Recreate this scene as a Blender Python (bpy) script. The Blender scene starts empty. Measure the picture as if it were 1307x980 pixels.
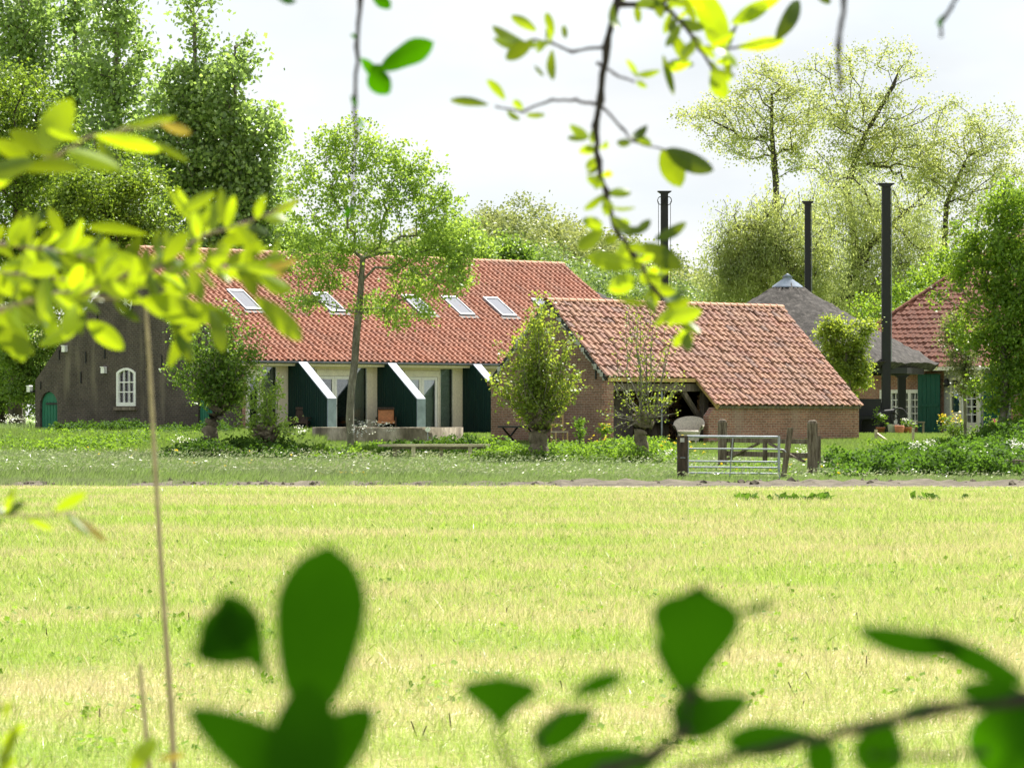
import bpy, math, random
import numpy as np
from mathutils import Vector, Matrix
from mathutils.geometry import delaunay_2d_cdt

R = math.radians
random.seed(7)
rng = np.random.default_rng(11)
SC = bpy.context.scene
C = SC.collection

# ------------------------------------------------------------------ camera, sky, sun, exposure
CAM_Z = 1.6
FPX, PCX, PHY = 4500.0, 653.5, 530.0            # focal length and horizon measured on the 1307 px wide photograph
cam = bpy.data.cameras.new('camera')
camo = bpy.data.objects.new('camera', cam); C.objects.link(camo)
camo.location = (0, 0, CAM_Z); camo.rotation_euler = (R(90), 0, 0)
cam.sensor_width = 36.0; cam.lens = FPX / 1307 * 36
cam.shift_y = (PHY - 490) / 1307
cam.clip_start = 0.1; cam.clip_end = 6000
cam.dof.use_dof = True; cam.dof.focus_distance = 98; cam.dof.aperture_fstop = 13.5
cam.dof.aperture_blades = 7
SC.camera = camo

SUN = Vector((0.469 * 0.545, 0.883 * 0.545, 0.839)).normalized()
world = bpy.data.worlds.new('World'); SC.world = world; world.use_nodes = True
wn, wl = world.node_tree.nodes, world.node_tree.links
wn.clear()
wo = wn.new('ShaderNodeOutputWorld'); bg = wn.new('ShaderNodeBackground'); bg.inputs[1].default_value = 0.10
sky = wn.new('ShaderNodeTexSky'); sky.sky_type = 'NISHITA'; sky.sun_disc = False
sky.sun_elevation = math.asin(SUN.z); sky.sun_rotation = math.atan2(SUN.x, SUN.y)
sky.dust_density = 1.2; sky.ozone_density = 1.2
tc = wn.new('ShaderNodeTexCoord'); mp = wn.new('ShaderNodeMapping'); mp.inputs['Scale'].default_value = (1.6, 1.6, 4.2)
mp.inputs['Location'].default_value = (0.4, 0.0, 0.35)
cn = wn.new('ShaderNodeTexNoise'); cn.inputs['Scale'].default_value = 3.2; cn.inputs['Detail'].default_value = 7; cn.inputs['Roughness'].default_value = 0.52
cr = wn.new('ShaderNodeValToRGB'); cr.color_ramp.elements[0].position = 0.30; cr.color_ramp.elements[1].position = 0.58
cr.color_ramp.elements[0].color = (0.72, 0.72, 0.72, 1); cr.color_ramp.elements[1].color = (1, 1, 1, 1)
cs = wn.new('ShaderNodeTexNoise'); cs.inputs['Scale'].default_value = 5.5; cs.inputs['Detail'].default_value = 5
cc = wn.new('ShaderNodeValToRGB')
cc.color_ramp.elements[0].position = 0.35; cc.color_ramp.elements[0].color = (3.8, 4.02, 4.2, 1)
cc.color_ramp.elements[1].position = 0.62; cc.color_ramp.elements[1].color = (4.45, 4.5, 4.5, 1)
mx = wn.new('ShaderNodeMixRGB')
wl.new(tc.outputs['Generated'], mp.inputs[0]); wl.new(mp.outputs[0], cn.inputs[0]); wl.new(mp.outputs[0], cs.inputs[0])
wl.new(cn.outputs[0], cr.inputs[0]); wl.new(cs.outputs[0], cc.inputs[0])
wl.new(cr.outputs[0], mx.inputs[0]); wl.new(sky.outputs[0], mx.inputs[1]); wl.new(cc.outputs[0], mx.inputs[2])
wl.new(mx.outputs[0], bg.inputs[0]); wl.new(bg.outputs[0], wo.inputs[0])

sd = bpy.data.lights.new('sun', 'SUN'); sd.energy = 5.0; sd.angle = R(0.53); sd.color = (1.0, 0.955, 0.88)
so = bpy.data.objects.new('sun', sd); C.objects.link(so)
so.rotation_euler = SUN.to_track_quat('Z', 'Y').to_euler(); so.location = (30, 60, 60)

SC.view_settings.view_transform = 'Standard'; SC.view_settings.look = 'None'
SC.view_settings.gamma = 1.0; SC.view_settings.exposure = 1.22
SC.render.engine = 'CYCLES'
SC.cycles.max_bounces = 7; SC.cycles.diffuse_bounces = 3; SC.cycles.glossy_bounces = 2
SC.cycles.transmission_bounces = 4; SC.cycles.transparent_max_bounces = 6
SC.cycles.use_denoising = True
SC.cycles.use_adaptive_sampling = True; SC.cycles.adaptive_threshold = 0.02
SC.cycles.caustics_reflective = False; SC.cycles.caustics_refractive = False
SC.cycles.sample_clamp_indirect = 4.0

# ------------------------------------------------------------------ helpers: placing
def P(px, py, D):                                # survey point: where the sight line of a photo pixel stands at distance D
    return Vector(((px - PCX) * D / FPX, D, CAM_Z + (PHY - py) * D / FPX))
GX = [(-1e9, 0), (82.5, 0), (96, .38), (104, .76), (116, .92), (1e9, .92)]
def gz(D):
    for (a, za), (b, zb) in zip(GX, GX[1:]):
        if D <= b: return za if b > 1e8 or a < -1e8 else za + (zb - za) * (D - a) / (b - a)
    return .92
def gzv(D):
    return np.interp(D, [82.5, 96, 104, 116], [0, .38, .76, .92])

# ------------------------------------------------------------------ helpers: materials
def newmat(name):
    m = bpy.data.materials.new(name); m.use_nodes = True
    nt = m.node_tree; nt.nodes.clear()
    return m, nt.nodes, nt.links
def ramp(n, stops, interp='LINEAR'):
    r = n.new('ShaderNodeValToRGB'); cr_ = r.color_ramp; cr_.interpolation = interp
    while len(cr_.elements) < len(stops): cr_.elements.new(0.5)
    for e, (p, c) in zip(cr_.elements, stops):
        e.position = p; e.color = (*c, 1)
    return r
def mixc(n, l, fac, a, b, mode='MIX'):
    m = n.new('ShaderNodeMixRGB'); m.blend_type = mode
    if isinstance(fac, (int, float)): m.inputs[0].default_value = fac
    else: l.new(fac, m.inputs[0])
    for i, s in ((1, a), (2, b)):
        if isinstance(s, tuple): m.inputs[i].default_value = (*s, 1)
        else: l.new(s, m.inputs[i])
    return m.outputs[0]
def noise(n, l, scale, detail=4, vec=None, rough=.55, mapping=None):
    t = n.new('ShaderNodeTexNoise'); t.inputs['Scale'].default_value = scale
    t.inputs['Detail'].default_value = detail; t.inputs['Roughness'].default_value = rough
    if vec is None:
        q = n.new('ShaderNodeTexCoord'); vec = q.outputs['Object']
    if mapping:
        mm = n.new('ShaderNodeMapping'); mm.inputs['Scale'].default_value = mapping; l.new(vec, mm.inputs[0]); vec = mm.outputs[0]
    l.new(vec, t.inputs[0]); return t.outputs[0]
def rough_mat(name, stops, scale=3.0, rough=.8, bump=.3, detail=6, metallic=0.0, mapping=None, spec=.3, fine=None, island=0.0):
    m, n, l = newmat(name)
    o = n.new('ShaderNodeOutputMaterial'); b = n.new('ShaderNodeBsdfPrincipled'); l.new(b.outputs[0], o.inputs[0])
    f = noise(n, l, scale, detail, mapping=mapping)
    r = ramp(n, stops); l.new(f, r.inputs[0]); col = r.outputs[0]
    f2 = noise(n, l, fine or scale * 9, 5, mapping=mapping)
    r2 = ramp(n, [(0.3, (.72, .72, .72)), (0.7, (1.22, 1.22, 1.22))]); l.new(f2, r2.inputs[0])
    col = mixc(n, l, 1.0, col, r2.outputs[0], 'MULTIPLY')
    if island:
        g = n.new('ShaderNodeNewGeometry'); r3 = ramp(n, [(0, (1 - island,) * 3), (1, (1 + island,) * 3)]); l.new(g.outputs['Random Per Island'], r3.inputs[0])
        col = mixc(n, l, 1.0, col, r3.outputs[0], 'MULTIPLY')
    l.new(col, b.inputs['Base Color']); b.inputs['Roughness'].default_value = rough
    b.inputs['Metallic'].default_value = metallic; b.inputs['Specular IOR Level'].default_value = spec
    if bump:
        bp = n.new('ShaderNodeBump'); bp.inputs['Strength'].default_value = bump; bp.inputs['Distance'].default_value = .02
        l.new(f2, bp.inputs['Height']); l.new(bp.outputs[0], b.inputs['Normal'])
    return m
def leaf_mat(name, dark, light, trans, tf=.45, rough=.45, spec=.35, big=0.6, bigc=None, tlow=.75):
    m, n, l = newmat(name)
    o = n.new('ShaderNodeOutputMaterial'); b = n.new('ShaderNodeBsdfPrincipled'); t = n.new('ShaderNodeBsdfTranslucent'); mxs = n.new('ShaderNodeMixShader')
    g = n.new('ShaderNodeNewGeometry'); r = ramp(n, [(0, dark), (1, light)]); l.new(g.outputs['Random Per Island'], r.inputs[0])
    f = noise(n, l, big, 3); r2 = ramp(n, [(.35, (.78, .80, .82)), (.65, bigc or (1.2, 1.15, 1.0))]); l.new(f, r2.inputs[0])
    col = mixc(n, l, 1.0, r.outputs[0], r2.outputs[0], 'MULTIPLY')
    l.new(col, b.inputs['Base Color']); b.inputs['Roughness'].default_value = rough; b.inputs['Specular IOR Level'].default_value = spec
    r4 = ramp(n, [(0, tuple(tlow * v for v in trans)), (1, tuple(1.2 * v for v in trans))]); l.new(g.outputs['Random Per Island'], r4.inputs[0])
    tcl = mixc(n, l, 1.0, r4.outputs[0], r2.outputs[0], 'MULTIPLY')
    l.new(tcl, t.inputs[0]); mxs.inputs[0].default_value = tf
    l.new(b.outputs[0], mxs.inputs[1]); l.new(t.outputs[0], mxs.inputs[2]); l.new(mxs.outputs[0], o.inputs[0])
    return m
def brick_mat(name, c1, c2, mortar, stain=None, msize=.012, patch=(.75, 1.2)):
    m, n, l = newmat(name)
    o = n.new('ShaderNodeOutputMaterial'); b = n.new('ShaderNodeBsdfPrincipled'); l.new(b.outputs[0], o.inputs[0])
    q = n.new('ShaderNodeTexCoord')
    t = n.new('ShaderNodeTexBrick'); l.new(q.outputs['UV'], t.inputs[0])
    t.inputs['Scale'].default_value = 1.0; t.inputs['Brick Width'].default_value = .22; t.inputs['Row Height'].default_value = .072
    t.inputs['Mortar Size'].default_value = msize; t.inputs['Mortar Smooth'].default_value = .2; t.inputs['Bias'].default_value = 0
    t.inputs['Color1'].default_value = (*c1, 1); t.inputs['Color2'].default_value = (*c2, 1); t.inputs['Mortar'].default_value = (*mortar, 1)
    f = noise(n, l, 1.1, 5); r = ramp(n, [(.3, (patch[0],) * 3), (.7, (patch[1],) * 3)]); l.new(f, r.inputs[0])
    col = mixc(n, l, 1.0, t.outputs[0], r.outputs[0], 'MULTIPLY')
    fb = noise(n, l, 14, 4); rb = ramp(n, [(.3, (.7, .68, .66)), (.7, (1.3, 1.3, 1.3))]); l.new(fb, rb.inputs[0])
    col = mixc(n, l, 1.0, col, rb.outputs[0], 'MULTIPLY')
    if stain:
        s = noise(n, l, 1.0, 4, mapping=(1.2, 1.2, .22)); rs = ramp(n, [(.58, (0, 0, 0)), (.72, (1, 1, 1))]); l.new(s, rs.inputs[0])
        mlt = n.new('ShaderNodeMath'); mlt.operation = 'MULTIPLY'; mlt.inputs[1].default_value = .55; l.new(rs.outputs[0], mlt.inputs[0])
        col = mixc(n, l, mlt.outputs[0], col, stain)
    l.new(col, b.inputs['Base Color']); b.inputs['Roughness'].default_value = .9; b.inputs['Specular IOR Level'].default_value = .2
    bp = n.new('ShaderNodeBump'); bp.inputs['Strength'].default_value = .5; bp.inputs['Distance'].default_value = .01; bp.invert = True
    l.new(t.outputs['Fac'], bp.inputs['Height']); l.new(bp.outputs[0], b.inputs['Normal'])
    return m
def tile_mat(name, cols, grey, amount=.45, rough=.75):
    m, n, l = newmat(name)
    o = n.new('ShaderNodeOutputMaterial'); b = n.new('ShaderNodeBsdfPrincipled'); l.new(b.outputs[0], o.inputs[0])
    g = n.new('ShaderNodeNewGeometry'); r = ramp(n, [(i / (len(cols) - 1), c) for i, c in enumerate(cols)]); l.new(g.outputs['Random Per Island'], r.inputs[0])
    f = noise(n, l, .8, 6, rough=.65); rs = ramp(n, [(.42, (0, 0, 0)), (.7, (amount,) * 3)]); l.new(f, rs.inputs[0])
    col = mixc(n, l, rs.outputs[0], r.outputs[0], grey)
    f2 = noise(n, l, 16, 5); r2 = ramp(n, [(.3, (.7, .7, .72)), (.7, (1.2, 1.2, 1.18))]); l.new(f2, r2.inputs[0])
    col = mixc(n, l, 1.0, col, r2.outputs[0], 'MULTIPLY')
    l.new(col, b.inputs['Base Color']); b.inputs['Roughness'].default_value = rough; b.inputs['Specular IOR Level'].default_value = .3
    return m
def glass_mat(name, tint=(.85, .9, .9), refl=.04):
    m, n, l = newmat(name)
    o = n.new('ShaderNodeOutputMaterial'); t = n.new('ShaderNodeBsdfTransparent'); g = n.new('ShaderNodeBsdfGlossy'); mxs = n.new('ShaderNodeMixShader')
    t.inputs[0].default_value = (*tint, 1); g.inputs['Roughness'].default_value = .02; g.inputs[0].default_value = (1, 1, 1, 1)
    fr = n.new('ShaderNodeFresnel'); fr.inputs[0].default_value = 1.5
    ad = n.new('ShaderNodeMath'); ad.operation = 'ADD'; ad.inputs[1].default_value = refl; ad.use_clamp = True; l.new(fr.outputs[0], ad.inputs[0])
    l.new(ad.outputs[0], mxs.inputs[0]); l.new(t.outputs[0], mxs.inputs[1]); l.new(g.outputs[0], mxs.inputs[2]); l.new(mxs.outputs[0], o.inputs[0])
    return m
def S2(c, k=.8, k2=1.2, a=.35, b=.65): return [(a, tuple(v * k for v in c)), (b, tuple(v * k2 for v in c))]

M = {}
M['gable_brick'] = brick_mat('dark_brick', (.060, .047, .039), (.085, .064, .052), (.105, .098, .085), stain=(.21, .18, .13), patch=(.7, 1.25))
M['red_brick'] = brick_mat('red_brick', (.36, .165, .12), (.26, .125, .095), (.34, .28, .23), stain=(.38, .28, .23), msize=.011)
M['shed_gable'] = brick_mat('brown_brick', (.23, .125, .092), (.175, .098, .074), (.24, .19, .155), stain=(.27, .22, .18), msize=.012)
M['long_tile'] = tile_mat('orange_red_clay_tile', [(.29, .108, .060), (.36, .145, .085), (.32, .125, .072), (.39, .17, .105), (.25, .095, .058)], (.22, .13, .09), .4)
M['shed_tile'] = tile_mat('weathered_clay_tile', [(.27, .125, .072), (.33, .165, .098), (.28, .135, .084), (.36, .185, .115), (.24, .112, .08), (.32, .145, .095), (.19, .11, .088)], (.22, .15, .11), .5)
M['shaded_tile'] = tile_mat('shaded_red_clay_tile', [(.15, .055, .034), (.22, .085, .05), (.18, .065, .04)], (.11, .06, .045), .4)  # shade of faces turned from the sun is put into this clay colour
M['ridge_tile'] = tile_mat('ridge_clay_tile', [(.48, .24, .15), (.56, .31, .20), (.42, .20, .13)], (.34, .25, .18), .3)
M['zinc'] = rough_mat('zinc', S2((.20, .22, .25), .9, 1.1), 2, .5, .05, metallic=.15, spec=.5)
M['white_cap'] = rough_mat('pale_metal_cap', S2((.25, .30, .38), .97, 1.03), 2, .5, 0, fine=3)
M['cream'] = rough_mat('cream_painted_board', S2((.76, .69, .52), .95, 1.05), 2, .7, .1, mapping=(6, 6, .5))
M['white_paint'] = rough_mat('white_paint', S2((.80, .80, .76), .93, 1.05), 4, .5, .05)
M['cream_frame'] = rough_mat('cream_frame_paint', S2((.74, .70, .58), .93, 1.05), 4, .5, .05)
M['dark_green'] = rough_mat('dark_green_board', S2((.003, .024, .019), .8, 1.25), 3, .55, .15, mapping=(8, 8, .3))
M['door_green'] = rough_mat('faded_green_board', S2((.02, .15, .085), .75, 1.2), 3, .65, .3, mapping=(8, 8, .4))
M['mid_green'] = rough_mat('deep_green_board', S2((.006, .075, .052), .85, 1.15), 3, .6, .15, mapping=(8, 8, .4))
M['iron'] = rough_mat('black_iron', S2((.018, .018, .018)), 8, .6, .2)
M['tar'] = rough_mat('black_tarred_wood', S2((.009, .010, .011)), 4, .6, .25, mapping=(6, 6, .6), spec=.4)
M['concrete'] = rough_mat('mossy_concrete', [(.35, (.075, .062, .04)), (.50, (.17, .145, .10)), (.62, (.34, .30, .23))], 1.6, .9, .5, detail=8, mapping=(1, 1, .5))
M['oak'] = rough_mat('grey_oak', S2((.17, .14, .105), .6, 1.35), 3, .9, .5, mapping=(5, 5, .6))
M['post_wood'] = rough_mat('weathered_post_wood', [(.35, (.07, .052, .036)), (.6, (.20, .165, .12)), (.75, (.27, .25, .18))], 3, .9, .6, mapping=(6, 6, .8))
M['dark_post'] = rough_mat('dark_creosoted_wood', [(.35, (.028, .021, .016)), (.65, (.085, .06, .045))], 3, .9, .6, mapping=(6, 6, .8))
M['pale_wood'] = rough_mat('fresh_yellow_board', S2((.52, .36, .14), .8, 1.15), 3, .7, .2)
M['plank'] = rough_mat('sunbleached_plank', S2((.50, .43, .31), .75, 1.2), 2, .85, .4, mapping=(.7, 8, 8))
M['galv'] = rough_mat('galvanised_steel', S2((.30, .33, .36), .85, 1.1), 6, .35, .05, metallic=.6, spec=.5)
M['render'] = rough_mat('grey_brown_board', S2((.20, .165, .145), .85, 1.12), 1.5, .9, .2)
M['plaster'] = rough_mat('grey_plaster', S2((.40, .40, .38), .9, 1.08), 2, .9, .2)
M['thatch'] = rough_mat('grey_thatch', [(.3, (.018, .016, .014)), (.5, (.042, .038, .034)), (.7, (.095, .086, .077))], 5.5, .95, 1.0, detail=9, fine=16)
M['leather'] = rough_mat('orange_leather', S2((.45, .19, .075), .75, 1.2), 7, .6, .2)
M['wicker'] = rough_mat('pale_wicker', S2((.58, .52, .43), .75, 1.15), 30, .85, .7)
M['blind'] = rough_mat('grey_green_blind', S2((.55, .60, .52), .95, 1.05), 2, .9, 0)
M['curtain'] = rough_mat('pale_curtain', S2((.55, .52, .42), .85, 1.1), 2, .9, 0, mapping=(10, 10, .2))
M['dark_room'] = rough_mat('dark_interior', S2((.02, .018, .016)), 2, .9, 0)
M['firewood'] = rough_mat('split_firewood', S2((.34, .21, .11), .5, 1.4), 9, .9, .4, island=.4)
M['terracotta'] = rough_mat('terracotta', S2((.42, .16, .085)), 5, .8, .1)
M['pail'] = rough_mat('grey_pail', S2((.42, .42, .40)), 5, .6, .1)
M['glass'] = glass_mat('window_glass')
M['roof_glass'] = glass_mat('rooflight_glass', (.5, .55, .6), .45)
M['bark'] = rough_mat('grey_green_bark', [(.35, (.11, .10, .075)), (.6, (.23, .215, .165)), (.75, (.34, .33, .27))], 5, .95, .8, mapping=(1.5, 1.5, .6))
M['dark_bark'] = rough_mat('dark_bark', [(.35, (.035, .03, .022)), (.65, (.10, .085, .062))], 5, .95, .8, mapping=(1.5, 1.5, .6))
M['willow_bark'] = rough_mat('knotty_bark', [(.35, (.075, .062, .04)), (.6, (.19, .16, .11)), (.75, (.30, .27, .20))], 4, .95, 1.0)
M['twig'] = rough_mat('twig_bark', S2((.022, .017, .018), .7, 1.3), 25, .8, .3)
M['pale_twig'] = rough_mat('pale_twig_bark', S2((.24, .19, .14), .7, 1.3), 25, .8, .3)
M['cane'] = rough_mat('dry_cane', S2((.30, .25, .17), .8, 1.15), 10, .7, .2, mapping=(3, 3, .6))
M['soil'] = rough_mat('dry_soil', [(.35, (.07, .06, .042)), (.65, (.15, .13, .095))], 3, 1.0, 1.0, detail=8, island=.2)
M['yellow_petal'] = leaf_mat('yellow_petal', (.75, .55, .02), (.85, .70, .04), (.8, .6, .03), .3)
M['white_petal'] = leaf_mat('white_petal', (.75, .77, .70), (.85, .86, .8), (.7, .7, .6), .3)
M['pink_petal'] = leaf_mat('pink_petal', (.6, .08, .15), (.75, .15, .25), (.7, .1, .2), .3)
# foliage
M['poplar'] = leaf_mat('poplar_leaf', (.12, .20, .055), (.27, .37, .13), (.38, .55, .12), .5, rough=.34, spec=.8, big=.9)
M['maple'] = leaf_mat('yellow_green_leaf', (.09, .16, .02), (.18, .26, .04), (.28, .41, .035), .45)
M['ash'] = leaf_mat('ash_leaf', (.14, .25, .05), (.29, .42, .095), (.42, .59, .075), .5)
M['pollard'] = leaf_mat('fresh_lime_leaf', (.12, .20, .03), (.26, .33, .07), (.40, .50, .05), .5)
M['willow'] = leaf_mat('willow_leaf', (.22, .27, .09), (.38, .43, .18), (.50, .58, .17), .5)
M['spring'] = leaf_mat('yellow_spring_leaf', (.26, .32, .10), (.45, .49, .20), (.52, .58, .17), .5)
M['hedge'] = leaf_mat('green_shrub_leaf', (.075, .16, .022), (.17, .27, .05), (.28, .44, .045), .45)
M['bright'] = leaf_mat('bright_green_leaf', (.07, .16, .02), (.18, .29, .045), (.32, .48, .035), .5)
M['grey_leaf'] = leaf_mat('grey_green_leaf', (.14, .17, .06), (.24, .26, .11), (.28, .32, .10), .4)
M['wood'] = leaf_mat('distant_wood_leaf', (.17, .21, .075), (.27, .31, .12), (.34, .38, .12), .4, big=.1)
M['wood2'] = leaf_mat('distant_green_leaf', (.085, .15, .04), (.16, .24, .06), (.24, .34, .07), .4, big=.15)
M['ditch'] = leaf_mat('ditch_weed_leaf', (.035, .085, .014), (.09, .17, .028), (.14, .28, .025), .42, rough=.7, spec=.12)
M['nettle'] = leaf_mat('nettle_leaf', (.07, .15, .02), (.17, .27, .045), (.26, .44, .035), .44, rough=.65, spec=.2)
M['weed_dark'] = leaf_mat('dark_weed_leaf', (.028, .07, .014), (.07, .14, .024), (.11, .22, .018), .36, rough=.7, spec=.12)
M['near_leaf'] = leaf_mat('near_leaf', (.02, .085, .008), (.12, .22, .02), (.42, .55, .006), .58, rough=.35, spec=.5, big=14, tlow=.16)
M['near_dark'] = leaf_mat('near_shaded_leaf', (.011, .058, .003), (.022, .09, .004), (.055, .21, .0), .46, rough=.8, spec=.03, big=9)  # shade of the lowest shoots is partly put into this dark leaf colour
M['near_brown'] = leaf_mat('young_bronze_leaf', (.22, .15, .04), (.30, .22, .05), (.38, .30, .04), .5, rough=.35)

# ground materials
def band_nodes(n, l, vec):
    a = noise(n, l, 1.0, 3, vec, .5, mapping=(.13, .34, .2))
    b_ = noise(n, l, 1.0, 5, vec, .6, mapping=(.55, 1.3, 1.0))
    m_ = n.new('ShaderNodeMath'); m_.operation = 'MULTIPLY_ADD'; m_.inputs[1].default_value = 1.1; l.new(b_, m_.inputs[0]); l.new(a, m_.inputs[2])
    s_ = n.new('ShaderNodeMath'); s_.operation = 'SUBTRACT'; s_.inputs[1].default_value = .55; l.new(m_.outputs[0], s_.inputs[0])
    return s_.outputs[0]
def ground_mat():
    m, n, l = newmat('meadow_ground')
    o = n.new('ShaderNodeOutputMaterial'); b = n.new('ShaderNodeBsdfPrincipled'); l.new(b.outputs[0], o.inputs[0])
    q = n.new('ShaderNodeTexCoord'); v = q.outputs['Object']
    f = band_nodes(n, l, v)
    r = ramp(n, [(.34, (.20, .27, .06)), (.52, (.34, .35, .13)), (.68, (.46, .41, .23))]); l.new(f, r.inputs[0])
    f2 = noise(n, l, 30, 6, v); r2 = ramp(n, [(.3, (.65, .65, .65)), (.7, (1.25, 1.25, 1.25))]); l.new(f2, r2.inputs[0])
    field = mixc(n, l, 1.0, r.outputs[0], r2.outputs[0], 'MULTIPLY')
    f3 = noise(n, l, 1.3, 6, v); r3 = ramp(n, [(.35, (.12, .19, .05)), (.65, (.22, .29, .10))]); l.new(f3, r3.inputs[0])
    sx = n.new('ShaderNodeSeparateXYZ'); l.new(v, sx.inputs[0])
    mr = n.new('ShaderNodeMapRange'); mr.inputs[1].default_value = 82; mr.inputs[2].default_value = 83; l.new(sx.outputs['Y'], mr.inputs[0])
    l.new(mixc(n, l, mr.outputs[0], field, r3.outputs[0]), b.inputs['Base Color'])
    b.inputs['Roughness'].default_value = 1.0; b.inputs['Specular IOR Level'].default_value = .1
    return m
M['ground'] = ground_mat()
def blade_mat(name, green, straw, trans, tf=.4, thr=(.42, .56), jit=.22):
    m, n, l = newmat(name)
    o = n.new('ShaderNodeOutputMaterial'); b = n.new('ShaderNodeBsdfPrincipled'); t = n.new('ShaderNodeBsdfTranslucent'); mxs = n.new('ShaderNodeMixShader')
    q = n.new('ShaderNodeTexCoord'); f = band_nodes(n, l, q.outputs['Object'])
    g = n.new('ShaderNodeNewGeometry')
    ma = n.new('ShaderNodeMath'); ma.operation = 'MULTIPLY_ADD'; ma.inputs[1].default_value = jit; l.new(g.outputs['Random Per Island'], ma.inputs[0]); l.new(f, ma.inputs[2])
    mb = n.new('ShaderNodeMath'); mb.operation = 'SUBTRACT'; mb.inputs[1].default_value = jit / 2; l.new(ma.outputs[0], mb.inputs[0])
    r = ramp(n, [(thr[0], green), (thr[1], straw)]); l.new(mb.outputs[0], r.inputs[0])
    r3 = ramp(n, [(0, (.55, .58, .55)), (.5, (.95, .95, .95)), (1, (1.4, 1.38, 1.35))]); l.new(g.outputs['Random Per Island'], r3.inputs[0])
    col = mixc(n, l, 1.0, r.outputs[0], r3.outputs[0], 'MULTIPLY')
    rt = ramp(n, [(thr[0], trans), (thr[1], tuple(.8 * v for v in straw))]); l.new(mb.outputs[0], rt.inputs[0])
    l.new(col, b.inputs['Base Color']); b.inputs['Roughness'].default_value = .38; b.inputs['Specular IOR Level'].default_value = .6
    l.new(rt.outputs[0], t.inputs[0]); mxs.inputs[0].default_value = tf
    l.new(b.outputs[0], mxs.inputs[1]); l.new(t.outputs[0], mxs.inputs[2]); l.new(mxs.outputs[0], o.inputs[0])
    return m
M['field_blade'] = blade_mat('mown_grass_blade', (.27, .385, .065), (.59, .55, .29), (.43, .60, .08), .42, thr=(.30, .70), jit=.42)
M['hay'] = blade_mat('dry_clippings', (.44, .46, .17), (.62, .54, .32), (.5, .5, .25), .25)
M['bank_blade'] = blade_mat('tall_grass_blade', (.17, .27, .075), (.30, .37, .16), (.32, .46, .10), .45, thr=(.40, .60), jit=.4)
M['seed'] = blade_mat('grass_seed_head', (.30, .36, .18), (.38, .40, .22), (.34, .42, .18), .4)
M['lawn_blade'] = blade_mat('lawn_blade', (.14, .24, .045), (.24, .32, .09), (.30, .44, .06), .42, thr=(.40, .60), jit=.3)

# ------------------------------------------------------------------ helpers: meshes and objects
def link(o, parent=None):
    C.objects.link(o)
    if parent is not None: o.parent = parent
    return o
def tag(o, label=None, cat=None, group=None, kind=None):
    if label: o['label'] = label
    if cat: o['category'] = cat
    if group: o['group'] = group
    if kind: o['kind'] = kind
    return o
def empty(name, loc, rz=0.0, label=None, cat=None, group=None):
    o = bpy.data.objects.new(name, None); C.objects.link(o); o.empty_display_size = .3
    o.location = loc; o.rotation_euler = (0, 0, rz)
    return tag(o, label, cat, group)
def np_mesh(name, co, nper, mat, parent=None, smooth=False):
    """co: (faces*nper, 3) array, every face has its own vertices"""
    me = bpy.data.meshes.new(name); nv = len(co); nf = nv // nper
    me.vertices.add(nv); me.vertices.foreach_set('co', np.ascontiguousarray(co, dtype=np.float32).ravel())
    me.loops.add(nv); me.loops.foreach_set('vertex_index', np.arange(nv, dtype=np.int32))
    me.polygons.add(nf); me.polygons.foreach_set('loop_start', np.arange(0, nv, nper, dtype=np.int32))
    me.update(calc_edges=True)
    me.materials.append(mat)
    return link(bpy.data.objects.new(name, me), parent)
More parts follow.
